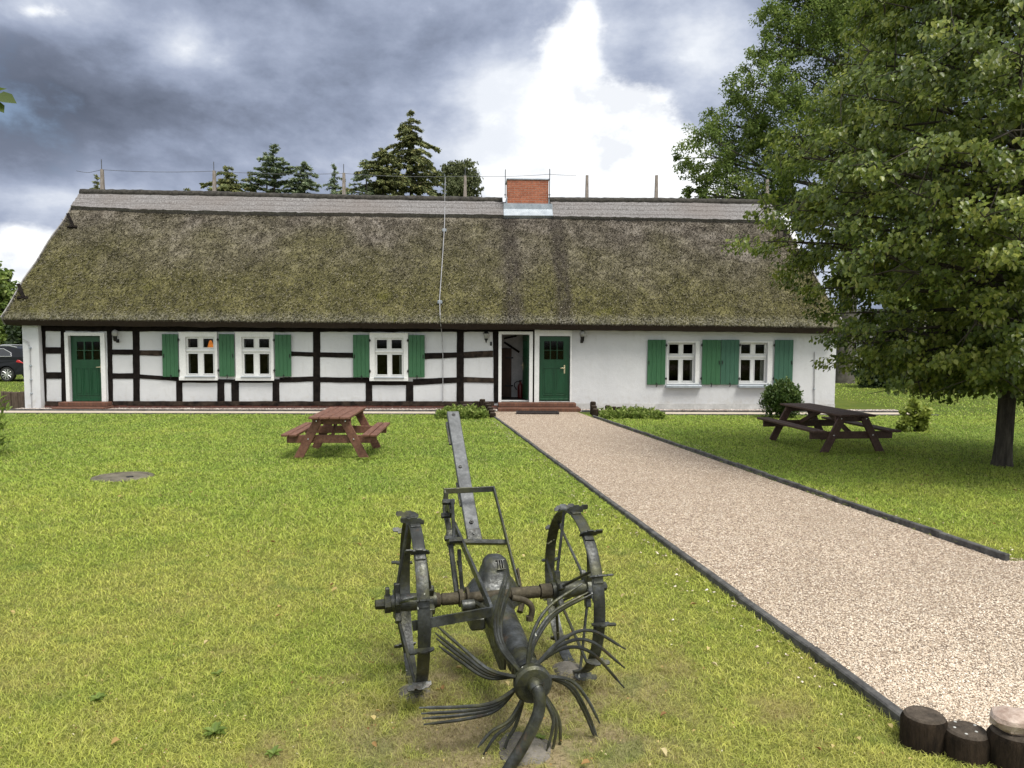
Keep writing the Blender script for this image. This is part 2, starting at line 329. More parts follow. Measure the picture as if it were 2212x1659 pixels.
M['fir'] = mat_tint('fir_needle', [(0, (.07, .105, .055)), (.6, (.20, .26, .135)), (1, (.36, .40, .25))], .7, .15)
M['birch'] = mat_tint('birch_leaf', [(0, (.06, .08, .03)), (.6, (.11, .13, .05)), (1, (.19, .20, .09))], .6, .35)
M['shrubleaf'] = mat_tint('box_leaf', [(0, (.03, .06, .015)), (.6, (.075, .125, .03)), (1, (.17, .22, .06))], .5, .3)
M['youngleaf'] = mat_tint('young_leaf', [(0, (.16, .21, .035)), (.6, (.30, .36, .065)), (1, (.45, .48, .12))], .5, .35)
M['herb'] = mat_tint('herb_leaf', [(0, (.10, .155, .03)), (.6, (.22, .30, .06)), (1, (.38, .43, .13))], .55, .35)
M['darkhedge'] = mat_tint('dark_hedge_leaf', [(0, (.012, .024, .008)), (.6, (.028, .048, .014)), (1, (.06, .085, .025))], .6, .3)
M['litter'] = mat_tint('fallen_leaf', [(0, (.16, .07, .025)), (.4, (.32, .20, .07)), (.7, (.50, .40, .16)), (.9, (.50, .42, .22)), (1, (.62, .58, .42))], .7, .2)
# ------------------------------------------------------------------ leaves
def frames(D, roll):
    """unit frames from tip directions D (n,3)"""
    D = D/np.linalg.norm(D, axis=1, keepdims=True); r = rng.normal(size=D.shape); a = np.cross(D, r); a /= np.linalg.norm(a, axis=1, keepdims=True)+1e-9
    b = np.cross(D, a); return D, a, b
LEAF = np.array([(0, 0, 0), (.36, .22, .10), (.34, .62, .10), (0, 1.0, -.06), (-.34, .62, .10), (-.36, .22, .10)])
LFACES = [(0, 1, 2, 3), (0, 3, 4, 5)]
NARROW = np.array([(0, 0, 0), (.13, .3, .03), (.10, .7, .03), (0, 1.0, -.08), (-.10, .7, .03), (-.13, .3, .03)])
def leaf_mesh(name, P, D, size, tint, mat, parent=None, tmpl=LEAF, up=None):
    n = len(P); D, a, b = frames(D, 0)
    if up is not None:      # blade side turned towards 'up'
        nrm = up-D*np.sum(up*D, axis=1, keepdims=True); nrm /= np.linalg.norm(nrm, axis=1, keepdims=True)+1e-9; a = np.cross(D, nrm); b = nrm
    V = (P[:, None, :]+size[:, None, None]*(tmpl[None, :, 0:1]*a[:, None, :]+tmpl[None, :, 1:2]*D[:, None, :]+tmpl[None, :, 2:3]*b[:, None, :])).reshape(-1, 3)
    k = len(tmpl); base = np.arange(n)[:, None]*k; F = np.concatenate([base+np.array(f)[None] for f in LFACES])
    return np_mesh(name, V, [F], mat, parent, np.repeat(tint, k))
def sph(n):
    v = rng.normal(size=(n, 3)); return v/np.linalg.norm(v, axis=1, keepdims=True)
# ================================================================== GROUND, PATH
L1, L2, R1, R2 = G(1072, 905), G(1955, 1566), G(1287, 905), G(2170, 1215)
def lineX(a, b, y): return a.x+(b.x-a.x)*(y-a.y)/(b.y-a.y)
def LX(y): return lineX(L1, L2, y)
def RX(y): return lineX(R1, R2, y)
mb = MB(); ys = [-30, -8, 0, 6, 12, 18, YF, 40, 80, 200, 1200]; xs = [-900, -60, -20, -6, 0, 6, 20, 60, 900]
mb.add([(x, y, gz(x, y)) for y in ys for x in xs], [(j*9+i, j*9+i+1, (j+1)*9+i+1, (j+1)*9+i) for j in range(len(ys)-1) for i in range(8)])
tag(mb.build('ground', M['lawn']), kind='structure')
logrow = [(1.865, 3.36), (2.005, 3.27), (2.155, 3.19), (2.31, 3.12), (2.47, 3.06)]
YE = R2.y
def pg(x, y, dz): return (x, y, gz(x, y)+dz)
PTOP = 22.95
mb = MB()
yy = list(np.linspace(PTOP, YE, 14))
v = []; 
for y in yy: v += [pg(LX(y), y, .012), pg(RX(y), y, .012)]
mb.add(v, [(2*i, 2*i+2, 2*i+3, 2*i+1) for i in range(len(yy)-1)])
low = [(LX(3.5), 3.5), (2.0, 3.27), (2.26, 3.12), (2.6, 3.0), (5, 2.4), (16, 1.5)]
up = [(LX(YE), YE), (RX(YE), YE), (6.0, YE+.1), (9, YE+.15), (16, YE+.4)]
mb.add([pg(*low[0], .012), pg(*low[1], .012), pg(*low[2], .012), pg(*low[3], .012), pg(*low[4], .012), pg(*low[5], .012)] + [pg(p[0], p[1], .012) for p in up],
       [(0, 1, 6), (1, 7, 6), (1, 2, 7), (2, 3, 7), (3, 8, 7), (3, 4, 8), (4, 9, 8), (4, 5, 9), (5, 10, 9)])
tag(mb.build('path', M['gravel']), kind='structure')
def in_path(x, y):
    a = (y < PTOP) & (y > YE) & (x > LX(y)) & (x < RX(y))
    b = (y <= YE+.1) & (x > LX(y)) & (y > 3.36-(x-1.7)*.48)
    return a | b
mb = MB()
def kerbline(fx, y0, y1, side, n=26):
    y = y0
    while y > y1:
        L = random.uniform(.85, 1.05); ye = max(y1, y-L); a = Vector(pg(fx(y)+random.uniform(-.006, .006), y, .028+random.uniform(-.006, .006))); b = Vector(pg(fx(ye+.008), ye+.008, .028+random.uniform(-.006, .006)))
        mb.bar(a, b, (0, 0, 1), .055, .09, .008); y = ye
kerbline(lambda y: LX(y)-.03, 21.3, 3.45, -1)
tag(mb.build('kerb', M['kerb']), kind='structure'); mb = MB()
kerbline(lambda y: RX(y)+.03, 21.1, YE, 1)
tag(mb.build('kerb', M['kerb']), kind='structure')
# ================================================================== FARMHOUSE
HA = math.atan(.0412); ua = Vector((math.cos(HA), math.sin(HA), 0)); va = Vector((-math.sin(HA), math.cos(HA), 0)); H0 = Vector((0, YF, 0))
def to_l(p): q = p-H0; return Vector((q.dot(ua), q.dot(va), q.z))
def hw(x, y, z=0.0): return H0+ua*x+va*y+Vector((0, 0, z))
CL = to_l(CP)
def F(px, py, off=0.0):
    d = ray(px, py); dl = Vector((d.dot(ua), d.dot(va), d.z)); t = (off-CL.y)/dl.y; p = CL+dl*t; return p.x, p.z
house = empty('farmhouse', H0, HA, label='long white half timbered farmhouse under a mossy thatched roof', cat='farmhouse')
def fx(px, py=800, off=0.0): return F(px, py, off)[0]
def fz(px, py, off=0.0): return F(px, py, off)[1]
def rect(l, t, r, b, off=0.0):
    x0, z1 = F((l), t, off); x1, z0 = F(r, b, off); return (x0, x1, z0, z1)
def holed(mb, x0, x1, z0, z1, holes, y0, y1):
    xs = sorted({x0, x1, *[h[0] for h in holes], *[h[1] for h in holes]}); zs = sorted({z0, z1, *[h[2] for h in holes], *[h[3] for h in holes]})
    def full(i, j):
        if i < 0 or j < 0 or i >= len(xs)-1 or j >= len(zs)-1: return False
        cx = (xs[i]+xs[i+1])/2; cz = (zs[j]+zs[j+1])/2
        return not any(h[0] < cx < h[1] and h[2] < cz < h[3] for h in holes)
    for i in range(len(xs)-1):
        for j in range(len(zs)-1):
            if not full(i, j): continue
            a, b, c, d = xs[i], xs[i+1], zs[j], zs[j+1]
            mb.add([(a, y0, c), (b, y0, c), (b, y0, d), (a, y0, d), (a, y1, c), (b, y1, c), (b, y1, d), (a, y1, d)], [(0, 1, 2, 3), (7, 6, 5, 4)])
            n = len(mb.v)-8
            if not full(i-1, j): mb.f.append((n, n+3, n+7, n+4))
            if not full(i+1, j): mb.f.append((n+1, n+5, n+6, n+2))
            if not full(i, j-1): mb.f.append((n, n+4, n+5, n+1))
            if not full(i, j+1): mb.f.append((n+3, n+2, n+6, n+7))
    return mb
XL, XR, XS = fx(62), fx(1803, 830), fx(1154.3)      # gable left, gable right, seam timber/plaster
WT = 2.52
DOORS = [rect(149, 725, 222.5, 868.5), rect(1083.6, 722.3, 1142.7, 866), rect(1165, 725.7, 1230.5, 867)]
WIN = [   # casing rect, pane rects, sash hole
 ((388, 718, 472, 820), [(406, 731.5, 428, 750.5), (439.5, 731.5, 461.5, 750.5), (407, 764, 429, 807), (440.5, 764, 462, 807)]),
 ((509.5, 718, 593, 820.5), [(527, 732, 549, 751), (560, 732, 582, 751), (528, 764.5, 549, 807.5), (561, 764.5, 582.5, 807.5)]),
 ((799, 720, 882, 821.5), [(814, 734, 836, 753), (846, 734, 868, 753), (814.7, 766, 837, 809), (847, 766, 868.5, 809)]),
 ((1441, 736.5, 1509, 829.5), [(1447, 744, 1467, 764), (1477.5, 744, 1497.8, 764), (1446.5, 777.4, 1466, 823), (1476.5, 777.4, 1496.5, 823)]),
 ((1597.5, 737, 1666, 829.5), [(1602.7, 744, 1622.5, 764), (1633.5, 744, 1653.5, 764), (1602, 777.4, 1621.5, 823), (1632, 777.4, 1652, 823)]),
]
holes = list(DOORS); whole = []
for (c, ps) in WIN:
    h = rect(ps[0][0]-4, ps[0][1]-4, ps[3][2]+4, ps[3][3]+4); whole.append(h); holes.append(h)
holed(MB(), XL+.002, XS, 0, WT, [h for h in holes if h[1] < XS], 0, .32).build('plaster_wall', M['plaster'], house)
holed(MB(), XS, XR, 0, WT, [h for h in holes if h[0] > XS], -.03, .32).build('plaster_wall', M['plaster'], house)
mb = MB(); mb.box(XL, XR, 7.9, 8.2, 0, WT)
for x0, x1 in ((XL+.003, XL+.3), (XR-.3, XR-.003)):
    mb.add([(x, y, z) for x in (x0, x1) for (y, z) in ((.32, 0), (7.9, 0), (7.9, WT), (4.1, 6.8), (.32, WT))],
           [(0, 1, 2, 3, 4), (9, 8, 7, 6, 5), (0, 5, 6, 1), (1, 6, 7, 2), (2, 7, 8, 3), (3, 8, 9, 4), (4, 9, 5, 0)])
mb.build('gable_wall', M['plaster'], house)
mb = MB(); mb.box(XL+.3, XR-.3, .33, 7.89, .02, .26); mb.build('floor', M['inner_floor'], house)
MB().box(XL+.3, XR-.3, 4.0, 4.12, .26, 2.5).box(XL+.3, XR-.3, .33, 7.89, 2.44, 2.5).build('darkened_room_shell', M['timber_worn'], house); mb = MB()  # back wall and ceiling coloured dark so the rooms look unlit
hx0, hx1 = fx(1077), fx(1156.5)
mb.box(hx0-.12, hx0, .33, 1.75, .261, 2.44); mb.box(hx1, hx1+.12, .33, 1.75, .261, 2.44); mb.box(hx0-.12, hx1+.12, 1.751, 1.85, .261, 2.44)
mb.build('inner_wall', M['inner_wall'], house)
# white corner buttress
x0, x1 = fx(49, 750, -.2), fx(87, 800, -.2); a0, a1 = fx(55, 880, -.22), fx(89.5, 880, -.22); zt = fz(60, 699, -.2)
MB().add([(a0, -.24, 0), (a1, -.24, 0), (a1, .0, 0), (a0, .0, 0), (x0, -.2, zt), (x1-.02, -.2, zt), (x1-.02, 0, zt), (x0, 0, zt)],
         [(0, 1, 5, 4), (1, 2, 6, 5), (2, 3, 7, 6), (3, 0, 4, 7), (4, 5, 6, 7), (3, 2, 1, 0)]).build('corner_pier', M['plaster'], house)
MB().box(fx(1236), XR+.012, -.042, -.03, .0, fz(1500, 871.5)).build('plinth', M['plinth_grey'], house)
MB().box(fx(93), fx(1075), -.05, .0, 0, fz(600, 874.5)).build('brick_plinth', M['plinth_brick'], house)
# timber framing
def plank(name, A, B, y0, y1, mat, jit=.006, seg=.16):
    """A, B: the two long edges as lists of (x, z)"""
    def sub(P):
        P = [Vector((p[0], 0, p[1])) for p in P]; L = sum((P[i+1]-P[i]).length for i in range(len(P)-1)); n = max(2, int(L/seg)); out = []
        for k in range(n+1):
            d = L*k/n
            for i in range(len(P)-1):
                l = (P[i+1]-P[i]).length
                if d <= l+1e-6 or i == len(P)-2: out.append(P[i].lerp(P[i+1], min(1, d/l))); break
                d -= l
        return out
    n = max(len(sub(A)), len(sub(B)))
    def rs(P):
        S_ = sub(P); return [S_[min(len(S_)-1, round(k*(len(S_)-1)/(n-1)))] for k in range(n)]
    a, b = rs(A), rs(B); ph = random.uniform(0, 99); vs = []
    for k in range(n):
        e = 0 if k in (0, n-1) else 1
        ja = mnoise.noise((k*.45, ph, 0))*jit*2*e; jb = mnoise.noise((k*.45, ph, 9))*jit*2*e; d = (b[k]-a[k]).normalized(); yy = mnoise.noise((k*.3, ph, 5))*.006
        vs += [a[k]+d*ja+Vector((0, y0+yy+.006, 0)), a[k]+d*(ja+.012)+Vector((0, y0+yy, 0)), b[k]-d*(jb+.012)+Vector((0, y0+yy, 0)), b[k]-d*jb+Vector((0, y0+yy+.006, 0)), b[k]-d*jb+Vector((0, y1, 0)), a[k]+d*ja+Vector((0, y1, 0))]
    fs = [(i*6+j, i*6+(j+1) % 6, (i+1)*6+(j+1) % 6, (i+1)*6+j) for i in range(n-1) for j in range(6)]+[tuple(range(5, -1, -1)), tuple((n-1)*6+j for j in range(6))]
    return MB().add(vs, fs).build(name, mat, house)
def post(l0, r0, l1, r1, t, b, mat='timber', y0=-.028):
    plank('timber_post', [F(l0, t), F(l1, b)], [F(r0, t), F(r1, b)], y0, .02, M[mat])
for a in ((85, 98, 89.5, 101.5, 714, 868), (131.5, 141, 134, 145, 714, 868), (231.5, 242, 235, 244.5, 714, 868), (286.5, 301.5, 288.5, 302.5, 714, 868), (676.5, 691.8, 677, 691.8, 714, 868),
          (986.7, 1001.7, 986.5, 1002, 714, 868), (1064.5, 1077, 1067, 1077, 714, 870), (1149.8, 1154.6, 1150, 1154.6, 714, 868)): post(*a)
post(381, 394, 381.5, 394.5, 822, 868); post(470, 485, 470, 485.5, 826, 868); post(500, 516, 500.5, 516.5, 826, 868); post(589, 603.5, 589, 604, 826, 868); post(790, 804, 790, 804.5, 822, 868); post(877.5, 892.5, 877, 893, 824, 868)
def rail(x0, x1, tl, bl, tr, br, mat='timber', mid=0.0, y0=-.024):
    xm = (x0+x1)/2; plank('timber_rail', [F(x0, tl), F(xm, (tl+tr)/2+mid), F(x1, tr)], [F(x0, bl), F(xm, (bl+br)/2+mid), F(x1, br)], y0, .02, M[mat])
for a in ((98, 132, 750, 764, 750, 764), (242, 287, 755, 766, 755, 766), (301, 351, 756.5, 767.5, 757, 768.5), (629, 677, 759, 769, 761, 770), (691, 763, 761, 771, 762, 773), (916, 987, 763, 776, 761, 772), (1002, 1065, 760.5, 773.5, 757, 771),
          (98, 132.5, 804, 818, 804, 818), (242.5, 288, 806, 818, 806, 818), (302, 395, 808.5, 817.5, 815, 824), (394, 604, 819, 827, 819, 827), (604, 677, 816, 826, 813, 824), (691, 800, 814.5, 825.5, 816, 827), (803, 879, 821, 832, 821, 832), (892, 987, 819, 832, 815, 826.5), (1002, 1067, 814, 826, 816.5, 827)):
    rail(*a, mat='timber' if a[0] not in (1002, 301) else 'timber_worn')
for x0, x1 in ((100, 139), (245, 480), (480, 760), (760, 1067)): rail(x0, x1, 866.5, 876, 866.8, 876.5, mat='timber_worn', y0=-.060)
plank('top_plate', [F(84, 697), F(600, 702), F(1155, 708)], [F(84, 715), F(600, 717), F(1155, 717)], -.05, .02, M['timber'], .012)
# windows
def window(i, c, ps, hole):
    on_timber = i < 3; o = -.05 if on_timber else .05
    x0, x1, z0, z1 = hole; h = [rect(*p) for p in ps]
    w = holed(MB(), x0+.002, x1-.002, z0+.002, z1-.002, h, o+.03, o+.09).build('window', M['white_paint'], house)
    # raised sash mouldings
    m = MB()
    for (a, b, c_, d) in h:
        for bx in ((a-.022, a, c_-.022, d+.022), (b, b+.022, c_-.022, d+.022), (a, b, d, d+.022), (a, b, c_-.022, c_)): m.box(bx[0], bx[1], o+.012, o+.0295, bx[2], bx[3], .004)
    zm = (h[0][2]+h[2][3])/2; m.box(x0+.01, x1-.01, o-.004, o+.0295, zm-.028, zm+.028, .006)
    m.build('sash', M['white_paint'], w)
    g = MB(); 
    for (a, b, c_, d) in h: g.box(a-.004, b+.004, o+.055, o+.059, c_-.004, d+.004)
    g.build('pane', M['glass'], w)
    X0, X1, Z0, Z1 = rect(*c)
    if on_timber:
        holed(MB(), X0, X1, Z0, Z1, [hole], -.075, -.001).build('casing', M['white_paint'], w)
        MB().box(X0-.015, X1+.015, -.10, -.0755, Z1-.005, Z1+.02, .004).build('head_moulding', M['white_paint'], w); MB().box(X0-.01, X1+.01, -.115, -.0755, Z0-.02, Z0+.085, .006).build('casing_board', M['white_paint'], w)
        MB().box(x0-.02, x1+.02, -.15, -.076, z0-.055, z0-.02, .01).build('sill', M['zinc'], w)
    else:
        holed(MB(), X0, X1, Z0, Z1, [hole], -.045, -.0305).build('casing', M['white_paint'], w)
        MB().box(X0-.05, X1+.06, -.19, -.0305, Z0-.115, Z0-.03, .012).build('sill', M['zinc'], w)
    if i in (1, 2, 3, 4):
        a, b, c_, d = h[3]; cm = MB(); n = 9
        xa = b-.55*(b-a)*(.6 if i != 3 else .3)
        cm.add([(xa+(b+.05-xa)*k/n, .16+.02*math.sin(k*2.1), z) for z in (c_-.02, d+.02) for k in range(n+1)], [(k, k+1, n+2+k, n+1+k) for k in range(n)]); cm.build('curtain', M['curtain'], w, True)
for i, (c, ps) in enumerate(WIN): window(i, c, ps, whole[i])
# shutters
def shutter(l, t, r, b, mat, hinge, y=-.06):
    x0, x1, z0, z1 = rect(l, t, r, b, y); m = MB(); n = 4
    for k in range(n):
        a = x0+(x1-x0)*k/n; e = x0+(x1-x0)*(k+1)/n; m.box(a+.0015, e-.0015, y-.028, y, z0, z1, .005)
    s = m.build('shutter', M[mat], house)
    hx = x0 if hinge == 'l' else x1; sg = 1 if hinge == 'l' else -1
    for zz in (z0+.19, z1-.17):
        k = MB(); k.box(min(hx-sg*.05, hx+sg*.01), max(hx-sg*.05, hx+sg*.01), y-.045, y-.0285, zz-.022, zz+.022, .004); k.tube([(hx-sg*.02, y-.04, zz-.05), (hx-sg*.02, y-.04, zz+.05)], .012, 8); k.build('hinge', M['iron'], s)
    k = MB(); fxr = x1 if hinge == 'l' else x0; zc = (z0+z1)/2; k.box(fxr-.045*sg-.012, fxr-.045*sg+.012, y-.05, y-.0285, zc-.06, zc+.05, .004); k.tube([(fxr-.045*sg, y-.05, zc-.02), (fxr-.02*sg, y-.065, zc-.05)], .009, 6); k.build('latch', M['iron'], s)
    xm = x0+(x1-x0)*.52; k = MB(); k.tube([(xm, y-.034, z0+.05), (xm+.01, y-.05, z0-.005), (xm-.01, y-.04, z0-.07)], .012, 6); k.box(xm-.02, xm+.02, y-.04, y-.0285, z0+.02, z0+.06, .003); k.build('holdback', M['iron'], s)
for a in ((350, 721.5, 386.5, 814, 'shutter_green', 'r'), (472.5, 721.5, 507.5, 813.5, 'shutter_green', 'l'), (593.5, 722.5, 630, 813.5, 'shutter_green', 'l'), (762.5, 723, 798, 815, 'shutter_green', 'r'), (882.5, 723.5, 917.5, 815, 'shutter_green', 'l'),
          (1399, 733.7, 1436.5, 831, 'shutter_green', 'r'), (1517, 733.7, 1555, 831, 'shutter_green', 'l'), (1558, 733.7, 1594.5, 831, 'shutter_teal', 'r'), (1673.5, 734, 1711, 831, 'shutter_teal', 'l')):
    s_ = shutter(*a)
# doors
def door_leaf(mb_holes, x0, x1, z0, z1, y, panels):
    m = holed(MB(), x0, x1, z0, z1, mb_holes, y, y+.05)
    for (a, b, c, d) in panels:
        for bx in ((a, a+.02, c, d), (b-.02, b, c, d), (a+.02, b-.02, c, c+.02), (a+.02, b-.02, d-.02, d)): m.box(bx[0], bx[1], y-.012, y-.0005, bx[2], bx[3], .004)
        m.box(a+.06, b-.06, y-.010, y-.0005, c+.06, d-.06, .008)
    return m
def handle(x, z, y, d, sg=-1):
    m = MB(); m.box(x-.022, x+.022, y-.014, y-.001, z-.17, z+.09, .005); m.tube([(x, y-.012, z), (x, y-.055, z), (x+sg*.015, y-.06, z), (x+sg*.13, y-.06, z-.004)], .011, 8); m.build('handle', M['brass'], d, True)
def closed_door(r, y, panes_px, panels, frame_px, hx, hz):
    x0, x1, z0, z1 = r; h = [rect(*p) for p in panes_px]
    d = door_leaf(h, x0+.012, x1-.012, z0+.02, z1-.01, y, panels).build('door', M['door_green'], house)
    MB().box(x0+.02, x1-.02, y-.028, y-.0005, z0+.03, z0+.085, .01).build('weather_board', M['door_green'], d)
    g = MB()
    for (a, b, c, e) in h: g.box(a-.003, b+.003, y+.022, y+.026, c-.003, e+.003)
    g.build('pane', M['glass'], d); handle(hx, hz, y, d)
    return d
r = DOORS[0]; pp = [(163+17.6*i, 738+20*j, 178.2+17.6*i, 756.5+20.5*j) for i in range(3) for j in range(2)]
x0, x1, z0, z1 = r; w3 = (x1-x0-.30)/3
pan = [(x0+.13+k*(w3+.02), x0+.13+k*(w3+.02)+w3, z0+.20, z0+1.03) for k in range(3)]
closed_door(r, .07, pp, pan, None, fx(216.5, 790), fz(216.5, 793))
r = DOORS[2]; x0, x1, z0, z1 = r; w2 = (x1-x0-.27)/2
pp = [(1175.5+14.5*i, 737+20.3*j, 1188.4+14.5*i, 756.3+20.3*j) for i in range(3) for j in range(2)]
pan = [(x0+.12+k*(w2+.03), x0+.12+k*(w2+.03)+w2, z0+.19, z0+1.05) for k in range(2)]
closed_door(r, .03, pp, pan, None, fx(1219.5, 795), fz(1219.5, 795))
def door_frame(outer, r, y0, y1, bottom=True):
    X0, X1, Z0, Z1 = rect(*outer); Z0 = r[2]-.02
    holed(MB(), X0, X1, Z0, Z1, [(r[0], r[1], Z0-1, r[3])], y0, y1).build('door_frame', M['white_paint'], house)
door_frame((141, 718, 232, 870), DOORS[0], -.07, -.001); door_frame((1077, 716, 1150, 867), DOORS[1], -.07, -.001); door_frame((1154.8, 713.5, 1234, 867), DOORS[2], -.06, -.0305)
for r in DOORS: MB().box(r[0], r[1], -.06, .3, r[2]-.03, r[2]-.001, .006).build('threshold', M['concrete'], house)
# open door leaf, swung inwards
r = DOORS[1]; od = empty('door', (0, 0, 0)); od.parent = house; od.location = (r[1]-.02, .12, r[2]); od.rotation_euler = (0, 0, math.radians(97.5))
W = r[1]-r[0]-.03; Hd = r[3]-r[2]-.03
lf = holed(MB(), .0, W, .03, Hd, [(.12+.21*i, .30+.21*i, 1.35+.27*j, 1.60+.27*j) for i in range(3) for j in range(2)], -.025, .025).build('door_leaf', M['door_green'], od)
m = MB(); m.box(W-.085, W-.045, .0255, .038, .93, 1.17, .005); m.tube([(W-.065, .03, 1.08), (W-.065, .085, 1.08), (W-.19, .09, 1.075)], .012, 8); m.build('handle', M['brass'], od, True)
xa, xb, za, zb = rect(1085, 752, 1104.5, 862, 1.7)
MB().box(xa-.35, xb, 1.70, 1.748, .262, zb, .006).build('inner_door', M['darkwood'], house)
m = MB()
for zz in (.62, 1.55): m.box(xb-.22, xb+.06, 1.685, 1.699, zz, zz+.045, .004)
m.build('strap_hinge', M['iron'], house)
p0 = F(1089, 739, 1.7); p1 = F(1122, 761, 1.7); MB().bar((p0[0], 1.72, p0[1]), (p1[0], 1.72, p1[1]), (0, 1, 0), .07, .04).bar((p0[0], 1.72, p0[1]+.12), (p1[0]-.1, 1.72, p0[1]+.2), (0, 1, 0), .05, .04).build('brace', M['timber'], house)
# steps
xa, xb = fx(1075.7, 880), fx(1241, 880)
MB().box(xa-.0, xb, -.42, -.06, .125, .252, .012).box(xa-.02, xb+.1, -.80, -.06, -.05, .124, .012).build('brick_steps', M['step_brick'], house)
xa, xb = fx(126, 880, -.4), fx(235, 880, -.3)
MB().box(xa, xb, -.40, -.06, .125, .250, .012).box(fx(111, 885, -.75), fx(222, 885, -.75), -.75, -.06, -.05, .124, .012).build('brick_steps', M['step_brick'], house)
# ---------------- roof
EO, RO = -.55, 4.1
def interp(P, x):
    for i in range(len(P)-1):
        if x <= P[i+1][0] or i == len(P)-2: return P[i][1]+(P[i+1][1]-P[i][1])*(x-P[i][0])/(P[i+1][0]-P[i][0])
eave = [F(px, py, EO) for px, py in ((5, 687), (300, 690), (600, 693), (960, 695.5), (1262, 698.5), (1500, 701), (1698, 704), (1822, 706))]
ridge = [F(px, py, RO) for px, py in ((177, 419), (463, 424), (743, 431), (1090, 437), (1195, 437), (1420, 438), (1662, 442))]
xe0, xe1, xr0, xr1 = eave[0][0], eave[-1][0], ridge[0][0], ridge[-1][0]
def roofp(u, v):
    xe = xe0+(xe1-xe0)*u; xr = xr0+(xr1-xr0)*u; ze = interp(eave, xe); zr = interp(ridge, xr)
    bul = .10*math.sin(PI*v)*(1-v)
    return Vector((xe+(xr-xe)*v, EO+(RO-EO)*v, ze+(zr-ze)*v+bul))
def roofn(): return Vector((0, -.70, .71))
def disp(p): return (mnoise.fractal((p.x*.5, p.y*.7, 3.1), .9, 2, 4)*.035+mnoise.noise((p.x*3, p.z*3, p.y*3))*.018)
NU, NV = 260, 60; mb = MB(); n_ = roofn(); vs = []
for j in range(NV+1):
    v = j/NV
    for i in range(NU+1):
        u = i/NU; p = roofp(u, v); d = disp(p)
        if v < .02: d -= .025*(1-v/.02)**2
        if u < .02: p.x += .035*math.sin(v*19)*(1-u/.02)
        vs.append(p+n_*d)
fs = [(j*(NU+1)+i, j*(NU+1)+i+1, (j+1)*(NU+1)+i+1, (j+1)*(NU+1)+i) for j in range(NV) for i in range(NU)]
mb.add(vs, fs)
# mirrored back slope
vb = []
for j in range(13):
    for i in range(41):
        p = roofp(i/40, j/12); vb.append((p.x, 2*RO-p.y, p.z))
mb.add(vb, [(j*41+i, (j+1)*41+i, (j+1)*41+i+1, j*41+i+1) for j in range(12) for i in range(40)])
roof = mb.build('roof', M['thatch'], house, True, 80)
# cut thatch edge and underside along the eaves
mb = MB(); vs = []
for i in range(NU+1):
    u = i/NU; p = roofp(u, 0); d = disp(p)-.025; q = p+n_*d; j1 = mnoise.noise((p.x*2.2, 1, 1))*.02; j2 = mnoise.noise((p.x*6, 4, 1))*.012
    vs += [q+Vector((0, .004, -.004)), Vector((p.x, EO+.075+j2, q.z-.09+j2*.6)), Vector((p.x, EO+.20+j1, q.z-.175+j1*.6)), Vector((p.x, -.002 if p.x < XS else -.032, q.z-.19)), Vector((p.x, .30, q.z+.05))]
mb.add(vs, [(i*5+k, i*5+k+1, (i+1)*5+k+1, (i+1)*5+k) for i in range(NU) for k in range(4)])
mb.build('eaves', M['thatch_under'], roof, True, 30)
# verge boards on the gables
for u, nm in ((0, -1), (1, 1)):
    mb = MB(); vs = []
    for j in range(25):
        p = roofp(u, j/24); dz = Vector((0, .10, -.12)); x = p.x+nm*.015+.02*math.sin(j*.8); w = .035*nm
        vs += [(x, p.y-.03, p.z+.03), (x+w, p.y-.03, p.z+.03), (x+w, p.y+.16, p.z-.20), (x, p.y+.16, p.z-.20)]
    mb.add(vs, [(j*4+k, j*4+(k+1) % 4, (j+1)*4+(k+1) % 4, (j+1)*4+k) for j in range(24) for k in range(4)]+[(0, 1, 2, 3), (99, 98, 97, 96)])
    mb.build('verge_board', M['barge'], roof)
    mb = MB()
    pts = [(roofp(u, 0).x+nm*-.0, .5, 2.6), (roofp(u, 1).x, 4.1, 7.0), (roofp(u, 0).x, 7.7, 2.6)]
    mb.add([(p[0]-nm*.12, p[1], p[2]) for p in pts], [(0, 1, 2)]); mb.build('gable_boarding', M['timber_worn'], roof)
def slope_v(px, py):       # slope parameter and u where a sight line meets the thatch
    d = ray(px, py); dl = Vector((d.dot(ua), d.dot(va), d.z)); best = None
    for k in range(400):
        off = EO+(RO-EO)*k/400; t = (off-CL.y)/dl.y; p = CL+dl*t; v = k/400; xe = p.x; u = min(1, max(0, (p.x-(xe0+(xr0-xe0)*v))/((xe1+(xr1-xe1)*v)-(xe0+(xr0-xe0)*v)))); q = roofp(u, v)
        e = abs(q.z-p.z)
        if best is None or e < best[0]: best = (e, u, v, q)
    return best[1], best[2], best[3]
# reed ridge course
capl = [slope_v(px, py) for px, py in ((165, 452), (302, 459), (500, 464), (800, 467), (1090, 470.5), (1195, 474), (1536, 480), (1654, 482))]
capv = [(c[0], c[1]) for c in capl]
cu0, cu1 = capl[4][0], capl[5][0]
def cap_grid(u0, u1, nu):
    vs = []; nv = 12
    for i in range(nu+1):
        u = u0+(u1-u0)*i/nu; v0 = interp(capv, u)+.006*mnoise.noise((u*160, 0, 3))+.004*mnoise.noise((u*700, 5, 3)); p = roofp(u, v0); vs.append(p+n_*-.02)
        for j in range(nv+1):
            v = v0+(1-v0)*j/nv; p = roofp(u, v); vs.append(p+n_*(.12+.016*mnoise.noise((p.x*2, p.z*4, 1))+(.020 if j % 3 == 0 else 0)))
        p = roofp(u, 1); vs.append(Vector((p.x, 2*RO-p.y+.9, p.z-.85)))
    k = nv+3
    return MB().add(vs, [(i*k+j, (i+1)*k+j, (i+1)*k+j+1, i*k+j+1) for i in range(nu) for j in range(k-1)])
